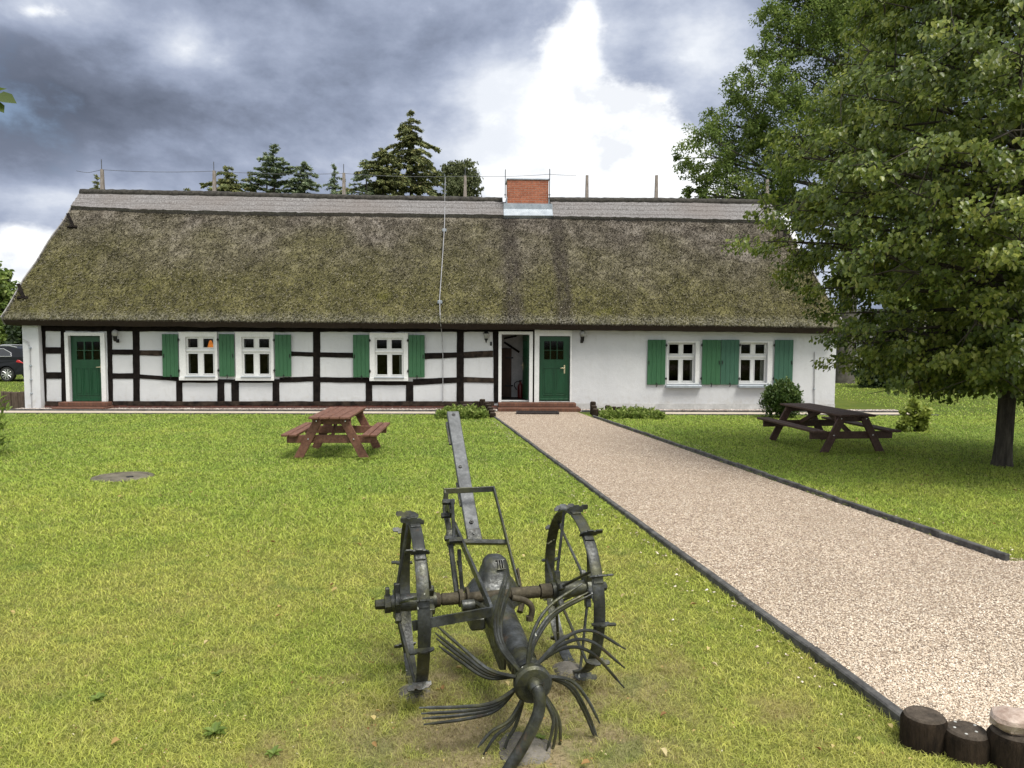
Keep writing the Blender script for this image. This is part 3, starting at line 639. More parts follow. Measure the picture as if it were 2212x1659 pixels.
for (u0, u1, nu) in ((0.0, cu0, 150), (cu1, 1.0, 90)):
    cap_grid(u0, u1, nu).build('ridge_course', M['ridge'], roof, True, 50)
    vs = []; m = 10
    for i in range(nu+1):
        u = u0+(u1-u0)*i/nu; p = roofp(u, 1); d = mnoise.noise((p.x*.8, 2, 2))*.025
        for j in range(m):
            t = PI*(-.15+1.3*j/(m-1)); rr = .17+d+mnoise.noise((p.x*5, j, 7))*.03; vs.append((p.x, p.y-math.cos(t)*rr*1.25, p.z+.03+math.sin(t)*rr*.85))
    MB().add(vs, [(i*m+j, (i+1)*m+j, (i+1)*m+j+1, i*m+j+1) for i in range(nu) for j in range(m-1)]+[tuple(range(m)), tuple(nu*m+j for j in range(m-1, -1, -1))]).build('ridge_roll', M['ridge_dark'], roof, True, 60)
# chimney
cx0, cz1 = F(1096, 388, 3.55); cx1, _ = F(1185, 388, 3.55)
ch = MB().box(cx0, cx1, 3.55, 4.5, 6.2, cz1-.0).build('chimney', M['chimney_brick'], roof)
MB().box(cx0-.03, cx1+.03, 3.52, 4.53, cz1+.001, cz1+.05, .01).build('chimney_cap', M['zinc'], ch)
m = MB(); m.box(cx0-.035, cx0-.001, 3.53, 4.52, 6.3, cz1-.6); m.box(cx1+.001, cx1+.035, 3.53, 4.52, 6.3, cz1-.6)
uv = [slope_v(px, py) for px, py in ((1088, 472), (1194, 472))]; q0, q1 = uv[0][2], uv[1][2]; zt = cz1-.82
m.add([(q0.x, q0.y-.10, q0.z+.09), (q1.x, q1.y-.10, q1.z+.09), (q1.x, 3.52, zt-.2), (q0.x, 3.52, zt-.2), (q1.x, 3.52, zt), (q0.x, 3.52, zt), (q0.x, q0.y+.1, q0.z-.1), (q1.x, q1.y+.1, q1.z-.1)], [(0, 1, 2, 3), (3, 2, 4, 5), (0, 6, 7, 1)])
m.build('flashing', M['zinc'], ch)
# rake irons on the verges
for px, py, qx, qy in ((150, 470, 160, 492), (42, 622, 53, 645), (1698, 498, 1692, 520)):
    a = slope_v(px, py)[2]; b = slope_v(qx, qy)[2]
    MB().bar(a+n_*.16, b+n_*.05, n_, .09, .05).bar(b+n_*.04+Vector((-.2, 0, 0)), b+n_*.04+Vector((.12, 0, 0)), n_, .09, .04).build('verge_hook', M['timber'], roof)
# loose straw and moss tufts lying on the thatch
N = 75000; u = rng.random(N); v = rng.random(N)*.83
def roof_np(u, v):
    E = np.array(eave); R = np.array(ridge); xe = xe0+(xe1-xe0)*u; xr = xr0+(xr1-xr0)*u; ze = np.interp(xe, E[:, 0], E[:, 1]); zr = np.interp(xr, R[:, 0], R[:, 1])
    return np.stack([xe+(xr-xe)*v, EO+(RO-EO)*v, ze+(zr-ze)*v+.10*np.sin(PI*v)*(1-v)], 1)
P = roof_np(u, v); nn = np.array(n_); P += nn*(.0+rng.random((N, 1))*.035)
D = rng.normal(size=(N, 3))*np.array([.45, .3, .3])+np.array([0, -.72, -.62])*.8+nn*rng.random((N, 1))*.9
STRAW = np.array([(-.10, 0, 0), (.10, 0, 0), (.07, .55, .05), (0, 1, .0), (-.07, .55, .05), (-.10, .2, 0)])
leaf_mesh('straw_tufts', P, D, .05+.07*rng.random(N), rng.random(N)**2.0, M['thatch'], roof, STRAW, up=np.tile(nn, (N, 1)))['kind'] = 'stuff'
# ragged straw tips along the eaves
N = 9000; u = rng.random(N); P = roof_np(u, np.full(N, .004)); P[:, 2] -= .01+rng.random(N)*.035; P[:, 1] += .02
D = rng.normal(size=(N, 3))*.25+np.array([0, -.8, -.55])
leaf_mesh('straw_fringe', P, D, .025+.045*rng.random(N), rng.random(N)**1.5*.6, M['thatch'], roof, STRAW)['kind'] = 'stuff'
# ---------------- things fixed to or standing at the house
def wall_lamp(px, py, style, label):
    x, z = F(px, py, -.06); t = empty('wall_lamp', hw(x, -.03, z), HA, label=label, cat='wall lamp', group='lamps on the house front')
    if style == 'globe':
        MB().lathe([(-.16, .03), (-.14, .05), (-.03, .062), (0, .07)], (0, -.16, 0), (0, 0, 1), 12).tube([(0, 0, -.14), (0, -.08, -.16), (0, -.15, -.13)], .018, 8).box(-.045, .045, -.02, .004, -.2, -.09, .006).build('bracket', M['iron'], t, True)
        MB().lathe([(0, .068), (.05, .09), (.11, .092), (.16, .07), (.19, .02), (.192, 0)], (0, -.16, .001), (0, 0, 1), 16).build('glass_shade', M['lampglass'], t, True)
    else:
        MB().lathe([(-.2, .006), (-.17, .018), (-.13, .02), (-.10, .055), (-.06, .06)], (0, -.13, 0), (0, 0, 1), 6).lathe([(.09, .10), (.11, .095), (.14, .05), (.16, .012), (.19, .008)], (0, -.13, 0), (0, 0, 1), 6).tube([(0, 0, .02), (0, -.05, .05), (0, -.10, -.06)], .014, 8).box(-.04, .04, -.02, .004, -.03, .1, .006).build('bracket', M['iron'], t)
        g = MB(); g.lathe([(-.059, .058), (.089, .092)], (0, -.13, 0), (0, 0, 1), 6); g.build('glass_shade', M['lampglass'], t)
M['lampglass'] = pm('frosted_glass', (.22, .22, .20), (.34, .34, .32), 6, .15, .02)
wall_lamp(253, 726, 'globe', 'globe wall lamp on black bracket beside the closed half timber door'); wall_lamp(1050, 727, 'coach', 'black coach lantern on the wall left of the open doorway'); wall_lamp(1257, 727, 'globe', 'globe wall lamp on plain plaster right of the right green door')
x, z = F(1060.5, 742.5); t = MB().box(-.03, .03, -.02, 0, -.06, .06, .008).box(-.015, .015, -.026, -.0205, -.045, .045, .004).build('wall_plaque', M['iron']); t.location = hw(x, -.002, z); t.rotation_euler = (0, 0, HA)
tag(t, 'tiny dark plaque on the white wall below the coach lantern', 'plaque')
# ridge posts with lightning rods
rp = [(221, 412, 366, 345), (463, 421, 369, 350), (743, 428, 374, 355), (1005, 432, 380, 362), (1268, 432, 379, 379), (1418, 433, 379, 379), (1657, 438, 388, 388)]
tops = []
seen = ['wooden ridge post nearest the left gable with thin rod', 'ridge post with rod above the left window pair', 'ridge post with rod in front of the far fir trees', 'ridge post with rod in front of the pale birch', 'bare ridge post just right of the chimney against white cloud', 'bare ridge post between chimney and big ash tree', 'bare pale ridge post half hidden by lime tree leaves']
for i, (px, pb, pt, tip) in enumerate(rp):
    x, zt = F(px, pt, RO); zb = interp(ridge, x); t = empty('ridge_post', hw(x, RO-.02, zb), HA, label=seen[i], cat='post', group='posts along the thatched ridge')
    h = zt-zb; MB().add([(a*.055*s, b*.055*s, z) for (z, s) in ((-.12, 1.15), (h, .8)) for a, b in ((-1, -1), (1, -1), (1, 1), (-1, 1))], [(0, 1, 5, 4), (1, 2, 6, 5), (2, 3, 7, 6), (3, 0, 4, 7), (4, 5, 6, 7), (3, 2, 1, 0)]).build('post', M['post_wood'], t)
    if tip < pt: MB().tube([(0, -.03, h-.1), (0, -.03, F(px, tip, RO)[1]-zb)], .014, 6).build('rod', M['darkwire'], t)
    tops.append(hw(x, RO-.05, zt-.02))
wl = [hw(F(165, 369, RO)[0], RO, F(165, 369, RO)[1]), hw(F(190, 373, RO)[0], RO, F(190, 373, RO)[1])]+tops[:4]+[hw(*[F(1187, 377, RO)[0], RO-.05, F(1187, 377, RO)[1]]), hw(F(1245, 379, RO)[0], RO-.05, F(1245, 379, RO)[1])]
pts = []
for a, b in zip(wl[:-1], wl[1:]):
    for k in range(6): p = a.lerp(b, k/6); p.z -= .25*(k/6)*(1-k/6)*((b-a).length/4.5); pts.append(p)
pts.append(wl[-1]); tag(MB().tube(pts, .008, 5).build('lightning_wire', M['darkwire']), 'thin wire strung along the ridge post tops', 'wire')
for px, t0, t1 in ((1091.5, 366, 428), (1187.5, 365, 428)):
    x, za = F(px, t0, 3.5); _, zb = F(px, t1, 3.5); side = 'left' if px < 1100 else 'right'
    t = MB().tube([(0, 0, zb), (0, 0, za)], .016, 6).box(-.03, .03, -.01, .06, zb+.1, zb+.14, .005).build('lightning_rod', M['darkwire']); t.location = hw(x, 3.49, 0); t.rotation_euler = (0, 0, HA)
    tag(t, f'thin lightning rod standing at the {side} edge of the brick chimney', 'rod', 'lightning rods at the chimney')
cp = [slope_v(px, py)[2]+n_*.12 for px, py in ((961, 442), (961, 470), (960, 500), (957, 550), (953, 610), (950, 650), (951, 688))]
pts = [hw(F(962, 384, RO)[0], RO-.05, F(962, 384, RO)[1])]+[hw(*c) for c in cp]+[hw(fx(952, 700, -.5), -.5, fz(952, 702, -.5)), hw(fx(955, 722), -.06, fz(955, 722))]+[hw(fx(957, y), -.06, fz(957, y)) for y in (770, 810, 840, 868)]
t = empty('down_conductor', pts[-1], 0, label='thin metal cable running down thatch and wall to the ground', cat='cable')
MB().tube([p-pts[-1] for p in pts], .013, 6).build('cable', M['wire'], t)
for px, py in ((960, 500), (950.5, 655)):
    q = hw(*(slope_v(px, py)[2]+n_*.05))-pts[-1]; MB().box(q.x-.07, q.x+.07, q.y-.06, q.y+.06, q.z-.05, q.z+.05, .01).build('clamp', M['zinc'], t)
for P_, lab in (([(50, 732), (60, 738), (65, 752), (66, 790), (67, 820), (68, 850), (69, 882)], 'thin grey conductor pipe on the white corner pier'), ([(1759.5, 760), (1759.5, 800), (1759, 840), (1759, 884)], 'thin grey conductor pipe on plaster near the right house corner')):
    off = -.245 if P_[0][0] < 100 else -.06; o_ = hw(*[F(*P_[-1], off)[0], off, F(*P_[-1], off)[1]]); t = empty('conductor_pipe', o_, 0, label=lab, cat='pipe', group='conductor pipes on the house front')
    m = MB(); m.tube([hw(F(a, b, off)[0], off, F(a, b, off)[1])-o_ for a, b in P_], .014, 7); m.build('pipe', M['wire'], t)
    m = MB()
    for a, b in P_[2:-1]: q = hw(F(a, b, off)[0], off+.02, F(a, b, off)[1])-o_; m.box(q.x-.03, q.x+.03, q.y-.045, q.y+.03, q.z-.02, q.z+.02, .005)
    m.build('clamp', M['zinc'], t)
# hall: fire extinguisher; front room: lit lamp
x, z = F(1124, 860, 1.2); t = empty('fire_extinguisher', hw(x, 1.25, .262), HA, label='dark red fire extinguisher on the floor inside the open doorway', cat='extinguisher')
MB().lathe([(0, .085), (.04, .09), (.40, .09), (.47, .06), (.50, .03), (.55, .03)], (0, 0, 0), (0, 0, 1), 16).build('cylinder_body', M['red_paint'], t, True)
MB().tube([(0, 0, .52), (-.10, -.02, .56), (-.19, -.04, .50), (-.20, -.05, .40), (-.12, -.06, .28)], .017, 8).box(-.05, .05, -.02, .02, .55, .59, .006).build('hose', M['iron'], t, True)
x, z = F(455, 742, .75); t = empty('hanging_lamp', hw(x, .75, 2.44), HA, label='orange glowing lamp hanging behind the leftmost window', cat='lamp')
MB().tube([(0, 0, 0), (0, 0, z-2.44+.1)], .006, 6).build('cord', M['iron'], t); MB().lathe([(.10, .02), (.05, .05), (-.14, .10)], (0, 0, z-2.44), (0, 0, 1), 14).build('lamp_shade', M['lamp_glow'], t, True)
# doormat
a, b, c, d = G(1124, 891.5), G(1196, 891.5), G(1212, 897.5), G(1112, 897.5)
t = empty('doormat', (c+d)/2*.5+(a+b)/2*.5, 0, label='dark rubber doormat on gravel before the brick steps', cat='doormat')
o_ = t.location; m = MB(); w0, w1, dy = (b-a).length/2, (c-d).length/2, abs(a.y-d.y)/2
holed(m, -.62, .62, -.28, .28, [(-.58+.04*0, .58, -.24, .24)], 0, .035); m.v = [(x, z, .06-y) for (x, y, z) in m.v]; m.build('rim', M['mat'], t)
m = MB()
for k in range(24): m.box(-.578, .578, -.235+k*.0196, -.223+k*.0196, .022, .045)
m.build('ribs', M['mat'], t)
t.location.z += .01
# pale paving strip, stone drip bed and edging along the front
def strip(name, x0, x1, y0, y1, dz, mat):
    m = MB(); n = 24; vs = []
    for i in range(n+1):
        for y in (y0, y1):
            p = hw(x0+(x1-x0)*i/n, y); vs.append((p.x, p.y, gz(p.x, p.y)+dz))
    return tag(m.add(vs, [(2*i, 2*i+2, 2*i+3, 2*i+1) for i in range(n)]).build(name, mat), kind='structure')
strip('paving', XL-.6, fx(1066, 895, -1.4), -1.95, -.93, .016, M['paving']); strip('paving', fx(1285, 895, -1.4), XR+2.2, -1.95, -.93, .016, M['paving'])
strip('drip_bed', XL-.2, fx(1073, 886), -.88, -.0, .008, M['soil']); strip('drip_bed', fx(1248, 886), XR+1.9, -.88, -.03, .008, M['soil'])
for x0, x1, yy_ in ((XL-.4, fx(1070, 890), -.905), (fx(1248, 890), XR+2.0, -.905), (XL-.6, fx(1060, 895), -1.975), (fx(1287, 895), XR+2.2, -1.975)):
    m = MB(); x = x0
    while x < x1-.02:
        e = min(x1, x+1.0); p = hw(x+.004, yy_); q = hw(e-.004, yy_); m.bar((p.x, p.y, gz(p.x, p.y)+.015), (q.x, q.y, gz(q.x, q.y)+.015), (0, 0, 1), .05, .10 if yy_ > -1 else .05, .006); x = e
    tag(m.build('edging', M['kerb']), kind='structure')
# ================================================================== PICNIC TABLES
def picnic_table(loc, yaw, L, W, mat, label):
    """L along local y (long axis), W overall seat-to-seat width along x"""
    t = empty('picnic_table', loc, yaw, label=label, cat='picnic table', group='wooden picnic tables on the lawn'); m_ = M[mat]; tw = .335; h = .74
    tp = MB(); n = 4
    for k in range(n):
        a = -tw+2*tw*k/n; tp.box(a+.006, a+2*tw/n-.006, -L/2, L/2, h-.038, h, .006)
    tp.build('tabletop', m_, t)
    for s in (-1, 1):
        sm = MB(); x0 = s*(W/2-.26); x1 = s*W/2; q = (x1-x0)/2
        for k in range(2): a = x0+q*k; sm.box(min(a, a+q)+.008, max(a, a+q)-.008, -L/2, L/2, .42, .458, .006)
        sm.build('seat', m_, t)
    for e in (-1, 1):
        y = e*(L/2-.22)
        MB().box(-W/2+.05, W/2-.05, y-.024, y+.024, .29, .4195, .005).build('crossbeam', m_, t)
        MB().box(-tw+.02, tw-.02, y-.024, y+.024, h-.14, h-.0385, .005).build('table_batten', m_, t)
        for s in (-1, 1):
            lg = MB().bar((s*.20, y+e*.05, h-.05), (s*.56, y+e*.05, .0), (0, 1, 0), .14, .045, .006).build('leg', m_, t)
            b = MB()
            for zz, xx in ((.36, .37), (.655, .235)): b.lathe([(0, .012), (.008, .011), (.010, 0)], (s*xx, y+e*.0735, zz), (0, e, 0), 8)
            b.build('bolt', M['chrome'], lg)
        MB().bar((0, y-e*.03, .38), (0, e*.12, h-.05), (1, 0, 0), .09, .04, .005).build('brace', m_, t)
    return t
def lawnpt(x, y, dz=0): return (x, y, gz(x, y)+dz)
picnic_table(lawnpt(-2.98, 13.2), math.radians(2.0), 1.72, 1.56, 'tablewood', 'reddish brown picnic table on open grass in front of the window pair')
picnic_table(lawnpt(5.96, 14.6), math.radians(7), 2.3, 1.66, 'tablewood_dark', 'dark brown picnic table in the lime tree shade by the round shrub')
# ================================================================== POTATO DIGGER
DY = math.radians(14); DO = Vector((-.075, 4.06, gz(0, 4.06))); dr = Vector((math.cos(DY), math.sin(DY), 0)); df = Vector((-math.sin(DY), math.cos(DY), 0))
dig = empty('potato_digger', DO, DY, label='old cast iron potato digger with spiked wheels and curved tines', cat='farm machine')
def dl(p): q = p-DO; return Vector((q.dot(dr), q.dot(df), q.z))
DC = dl(CP)
def MX(px, py, r=None, f=None):
    d = ray(px, py); q = Vector((d.dot(dr), d.dot(df), d.z)); t = ((r-DC.x)/q.x) if r is not None else ((f-DC.y)/q.y); return DC+q*t
def z7(a, b): return 795.5+a*.48747, 850.3+b*.48747
def ZR(a, b, r): return MX(*z7(a, b), r=r)
def ZF(a, b, f): return MX(*z7(a, b), f=f)
ci = M['castiron']
wl_, wr_ = MX(893, 1300, f=0), MX(1236, 1272, f=0)
RW = .437
def wheel(c, side, a0):
    prof = []; n = 48; m = MB(); w = .030; R0, R1 = RW, RW-.011; vs = []
    for i in range(n):
        t = 2*PI*i/n; cs, sn = math.cos(t), math.sin(t)
        for (x, r) in ((-w, R0-.004), (-w+.006, R0), (w-.006, R0), (w, R0-.004), (w, R1), (-w, R1)): vs.append((c.x+x, c.y+cs*r, c.z+sn*r))
    m.add(vs, [(i*6+k, i*6+(k+1) % 6, ((i+1) % n)*6+(k+1) % 6, ((i+1) % n)*6+k) for i in range(n) for k in range(6)])
    o = m.build('wheel', ci, dig, True, 35)
    h = MB(); h.lathe([(-.12, .030), (-.118, .042), (-.10, .045), (-.095, .062), (-.075, .062), (-.07, .045), (.07, .045), (.075, .062), (.095, .062), (.10, .045), (.118, .042), (.12, .03)], c, (1, 0, 0), 20)
    s = side; h.lathe([(.12*s, .05), (.15*s, .05), (.151*s, .028), (.195*s, .026), (.2*s, .018)], c, (1, 0, 0), 8)
    h.bar(c+Vector((.135*s, 0, .03)), c+Vector((.135*s, 0, .085)), (1, 0, 0), .03, .022)
    for xx in (-.085, .085):
        for k in range(5): t = 2*PI*k/5+a0+(.63 if xx > 0 else 0); h.obox(c+Vector((xx, math.cos(t)*.075, math.sin(t)*.075)), Vector((1, 0, 0)), Vector((0, math.cos(t), math.sin(t))), Vector((0, -math.sin(t), math.cos(t))), .016, .03, .018, .005)
    h.build('hub', ci, o, True, 35)
    for k in range(10):
        t = 2*PI*k/10+a0; xx = -.085 if k % 2 == 0 else .085; d = Vector((0, math.cos(t), math.sin(t)))
        MB().tube([c+Vector((xx, 0, 0))+d*.07, c+Vector((xx*.25, 0, 0))+d*(RW-.01)], .0085, 8).build('spoke', ci, o, True)
    for k in range(12):
        t = 2*PI*k/12+a0*.7; d = Vector((0, math.cos(t), math.sin(t))); q = Vector((0, -math.sin(t), math.cos(t))); l = MB()
        prof = [(-.055, 0), (.055, 0), (.055, .014), (.082, .016), (.088, .024), (.088, .040), (.082, .046), (.048, .046), (.044, .038), (.030, .038), (.026, .046), (-.010, .046), (-.014, .038), (-.03, .038), (-.055, .02)]
        prof = [(x*.84*(1 if side > 0 else -1), y*.85) for x, y in prof]; nn_ = len(prof)
        l.add([c+Vector((x, 0, 0))+d*(RW+y)+q*e for e in (-.004, .004) for x, y in prof], [tuple(range(nn_)), tuple(range(2*nn_-1, nn_-1, -1))]+[(i, (i+1) % nn_, nn_+(i+1) % nn_, nn_+i) for i in range(nn_)])
        l.bar(c+d*(RW+.003)+q*.004, c+d*(RW+.003)+q*.035, d, .05, .007, .002); l.build('lug', ci, o)
    return o
wheel(wl_, -1, .25); wheel(wr_, 1, .10)
# axle tubes with collars, gear housing
gc = (wl_+wr_)/2; gc = MX(1066, 1288, f=.09)
ad = (wr_-wl_).normalized(); m = MB()
def along(k): return wl_+(wr_-wl_)*k
m.tube([along(.09), along(.92)], .026, 14); m.tube([along(.13), along(.16)], .037, 14); m.tube([along(.17), along(.27)], .032, 14); m.tube([along(.275), along(.30)], .047, 14); m.tube([along(.32), along(.335)], .055, 16); m.tube([along(.60), along(.78)], .033, 14); m.tube([along(.79), along(.86)], .04, 14)
m.build('axle', M['rustaxle'], dig, True, 30)
def loft(secs, n=24, p=3.0):
    """secs: (centre, half_x, half_y); rounded-square horizontal sections"""
    vs = []
    for (c, hx, hy) in secs:
        for j in range(n):
            t = 2*PI*j/n; cs, sn = math.cos(t), math.sin(t); rr = (abs(cs)**p+abs(sn)**p)**(-1/p); vs.append((c[0]+cs*rr*hx, c[1]+sn*rr*hy, c[2]))
    k = len(secs); return MB().add(vs, [(i*n+j, i*n+(j+1) % n, (i+1)*n+(j+1) % n, (i+1)*n+j) for i in range(k-1) for j in range(n)]+[tuple(range(n-1, -1, -1)), tuple((k-1)*n+j for j in range(n))])
X, Y, Zc = gc.x, gc.y+.01, gc.z
secs = [((X, Y, Zc-.13), .05, .06), ((X, Y, Zc-.10), .10, .09), ((X, Y, Zc-.03), .135, .12), ((X, Y, Zc-.025), .16, .14), ((X, Y, Zc+.0), .16, .14), ((X, Y, Zc+.005), .148, .125), ((X, Y+.01, Zc+.035), .148, .118), ((X+.004, Y+.02, Zc+.075), .118, .10), ((X+.012, Y+.035, Zc+.105), .088, .085), ((X+.02, Y+.045, Zc+.16), .072, .072), ((X+.02, Y+.05, Zc+.19), .062, .060), ((X+.02, Y+.055, Zc+.208), .04, .04)]
gb = loft(secs, 28, 2.8).build('gear_housing', ci, dig, True, 50)
m = MB()       # cast relief panel on the housing's sloping top
a_ = Vector((X+.04, Y-.012, Zc+.178)); 
for k, (u_, w_) in enumerate(((-.016, .006), (-.003, .006), (.010, .006))): m.obox(a_+Vector((u_, -.012, .0)), Vector((1, 0, 0)), Vector((0, .6, .8)), Vector((0, -.8, .6)), w_*.5, .024, .006, .001)
for s in (-1, 1): m.obox(a_+Vector((-.003, -.012+.016*s, .021*s)), Vector((1, 0, 0)), Vector((0, .6, .8)), Vector((0, -.8, .6)), .024, .003, .006, .001)
m.build('raised_lettering', ci, gb)
m = MB()
for k in range(8): t = 2*PI*k/8; m.lathe([(0, .011), (.012, .010), (.0125, 0)], (X+math.cos(t)*.128, Y+math.sin(t)*.13, Zc+.0005), (0, 0, 1), 6)
m.build('bolt', ci, gb)
# shaft housing and rotor
hub = MX(1153, 1482, r=-.03); HF = hub.y; st = Vector((X, Y-.06, Zc-.04)); axv = (hub-st).normalized(); Ls = (hub-st).length
MB().lathe([(0, .10), (.06, .092), (.14, .082), (Ls*.5, .072), (Ls-.26, .062), (Ls-.255, .07), (Ls-.235, .07), (Ls-.23, .058), (Ls-.15, .058)], st, axv, 24).build('shaft_housing', ci, dig, True, 30)
fin = [ZR(500, 1010, -.07), ZR(560, 1000, -.07), ZR(605, 1150, -.055), ZR(600, 1225, -.05), ZR(582, 1225, -.05)]
MB().add(fin+[p+Vector((.012, 0, 0)) for p in fin], [(0, 1, 2, 3, 4), (9, 8, 7, 6, 5)]+[(i, (i+1) % 5, 5+(i+1) % 5, 5+i) for i in range(5)]).build('side_fin', ci, dig)
rot = MB().lathe([(-.17, .05), (-.165, .066), (-.14, .066), (-.135, .06), (-.115, .06), (-.11, .066), (-.085, .066), (-.08, .04), (-.06, .06), (-.055, .064), (-.045, .064), (-.043, .083), (-.012, .085), (0, .075), (.004, .04), (.012, .038), (.014, .0)], hub, axv, 28).build('rotor_hub', ci, dig, True, 30)
def bez(P, n=12):
    out = []; P = [Vector(p) for p in P]; Q = [P[0]*2-P[1]]+P+[P[-1]*2-P[-2]]
    for i in range(1, len(Q)-2):
        for k in range(n):
            t = k/n; a, b, c, d = Q[i-1], Q[i], Q[i+1], Q[i+2]; out.append(.5*((2*b)+(c-a)*t+(2*a-5*b+4*c-d)*t*t+(3*b-a-3*c+d)*t**3))
    out.append(P[-1]); return out
groups = [   # base, two mid points, tips (all in picture coordinates on the rotor plane)
    ((648, 1215), (592, 1120), (575, 1000), [(606, 800), (617, 815), (634, 840)], .10),
    ((700, 1180), (735, 1085), (815, 965), [(947, 842), (975, 880), (990, 888)], .10),
    ((765, 1165), (860, 1110), (985, 1098), [(1140, 1132), (1136, 1215), (1134, 1303)], .05),
    ((812, 1245), (890, 1285), (960, 1380), [(1026, 1460), (1018, 1530), (1012, 1545)], .03),
    ((800, 1365), (828, 1430), (832, 1510), [(790, 1585), (812, 1600), (838, 1648)], .0),
    ((680, 1385), (640, 1455), (575, 1520), [(485, 1568), (510, 1600), (590, 1655)], .0),
    ((640, 1325), (560, 1385), (420, 1415), [(225, 1392), (235, 1418), (240, 1440), (245, 1466)], .03),
    ((625, 1262), (530, 1240), (415, 1160), [(305, 1030), (298, 1062), (302, 1085), (312, 1118)], .06),
]
for gi, (b, m1, m2, tips, lean) in enumerate(groups):
    cx_ = sum(t[0] for t in tips)/len(tips); cy_ = sum(t[1] for t in tips)/len(tips); k = len(tips)
    for i, tp_ in enumerate(tips):
        ox, oy = tp_[0]-cx_, tp_[1]-cy_; ff = HF+.06+.028*(i-(k-1)/2); q = (i-(k-1)/2)
        nx, ny = (m1[0]-b[0]), (m1[1]-b[1]); ln = math.hypot(nx, ny); px_, py_ = -ny/ln, nx/ln
        sg = 1 if px_*ox+py_*oy > 0 else -1
        sp = 9*abs(q)*sg
        pts = [ZF(b[0]+px_*sp*.6, b[1]+py_*sp*.6, ff), ZF(m1[0]+px_*sp+ox*.12, m1[1]+py_*sp+oy*.12, ff+lean*.3), ZF(m2[0]+px_*sp*.8+ox*.5, m2[1]+py_*sp*.8+oy*.5, ff+lean*.7), ZF(*tp_, ff+lean)]
        pts[0] = pts[0]*.6+(hub-axv*(.06+.028*i))*.4
        c = bez(pts, 8); n = len(c); rr = [.0098*(1-.35*(j/n)) if j < n-2 else .004 for j in range(n)]
        # never bury the tips in the turf
        c = [Vector((p.x, p.y, max(p.z, -.02))) for p in c]
        MB().tube(c, rr, 8).build('tine', ci, rot, True)
# bent support pipe
pp_ = [hub+axv*.0, ZF(738, 1292, HF-.06), ZF(757, 1335, HF-.085), ZF(757, 1400, HF-.09), ZF(728, 1480, HF-.09), ZF(680, 1570, HF-.09), ZF(630, 1650, HF-.09), ZF(600, 1700, HF-.09)]
c = bez(pp_, 6); MB().tube(c, [.030 if i < 5 else .026 for i in range(len(c))], 14).tube([c[6], c[9]], .0305, 14).build('support_pipe', ci, dig, True)
# drawbar and lifting frame
d0, d1 = ZR(468, 640, 0.02), ZR(374, 84, 0.02); dd = (d1-d0).normalized(); up_ = dd.cross(Vector((1, 0, 0))).normalized(); up_ = -up_ if up_.z < 0 else up_
MB().bar(d0, d1, up_, .088, .034, .004).build('drawbar', M['litiron'], dig)
for k, s_ in ((.52, 1), (.10, 2), (.012, 2)):
    p = d0.lerp(d1, k)+up_*.0172; m = MB()
    if s_ == 2: m.lathe([(0, .015), (.012, .014), (.013, .008), (.02, .007), (.0205, 0)], p+Vector((-.003, 0, 0)), up_, 6)
    else: m.lathe([(0, .013), (.008, .011), (.009, 0)], p+Vector((-.015, 0, 0)), up_, 8)
    m.build('bolt', ci, dig)
m = MB(); p = d0.lerp(d1, .965)+up_*.0173; m.lathe([(0, .0145), (.0008, .0145), (.001, 0)], p, up_, 12); m.build('pin_hole', M['iron'], dig)
m = MB().bar(d0-dd*.05+up_*.022, d0+dd*.055+up_*.022, up_, .092, .012, .004); m.build('hitch_plate', ci, dig)
m = MB().bar(d0.lerp(d1, .73)-up_*.018+Vector((-.03, 0, 0)), d0.lerp(d1, .93)-up_*.018+Vector((-.03, 0, 0)), up_, .06, .014, .003).bar(d0.lerp(d1, .24)-up_*.018+Vector((-.025, 0, 0)), d0.lerp(d1, .42)-up_*.018+Vector((-.025, 0, 0)), up_, .06, .014, .003); m.build('splice_plate', ci, dig)
fr_t, fl_t = ZR(556, 422, .18), ZR(340, 430, -.14); fr_m, fl_m = ZR(606, 660, .18), ZR(372, 655, -.14); fr_b = ZR(668, 860, .18); fl_b = ZR(405, 870, -.15)
fl_t.y = fr_t.y; fl_t = MX(*z7(338, 432), f=fr_t.y)
MB().bar(fr_b, fr_t+(fr_t-fr_m).normalized()*.012, (1, 0, 0), .034, .012, .003).bar(fl_m, fl_t, (1, 0, 0), .034, .012, .003).bar(fl_t+Vector((-.006, 0, 0)), fr_t+Vector((.006, 0, 0)), (0, 1, 0), .036, .012, .003).build('lifting_frame', ci, dig)
MB().bar(fl_m+Vector((-.02, 0, 0)), fr_m+Vector((.01, 0, 0)), (0, .5, 1), .055, .028, .004).build('crossbar', ci, dig)
m = MB(); m.bar(fr_b+Vector((.012, -.02, -.07)), fr_b+Vector((.012, .09, .08)), (1, 0, 0), .05, .012, .003); m.tube([fr_b+Vector((.0, .01, -.03)), fr_b+Vector((.04, .01, -.03))], .014, 8); m.tube([fr_b+Vector((.02, -.01, -.07)), fr_b+Vector((-.01, -.06, -.12))], .018, 8); m.build('pivot_plate', M['rustaxle'], dig)
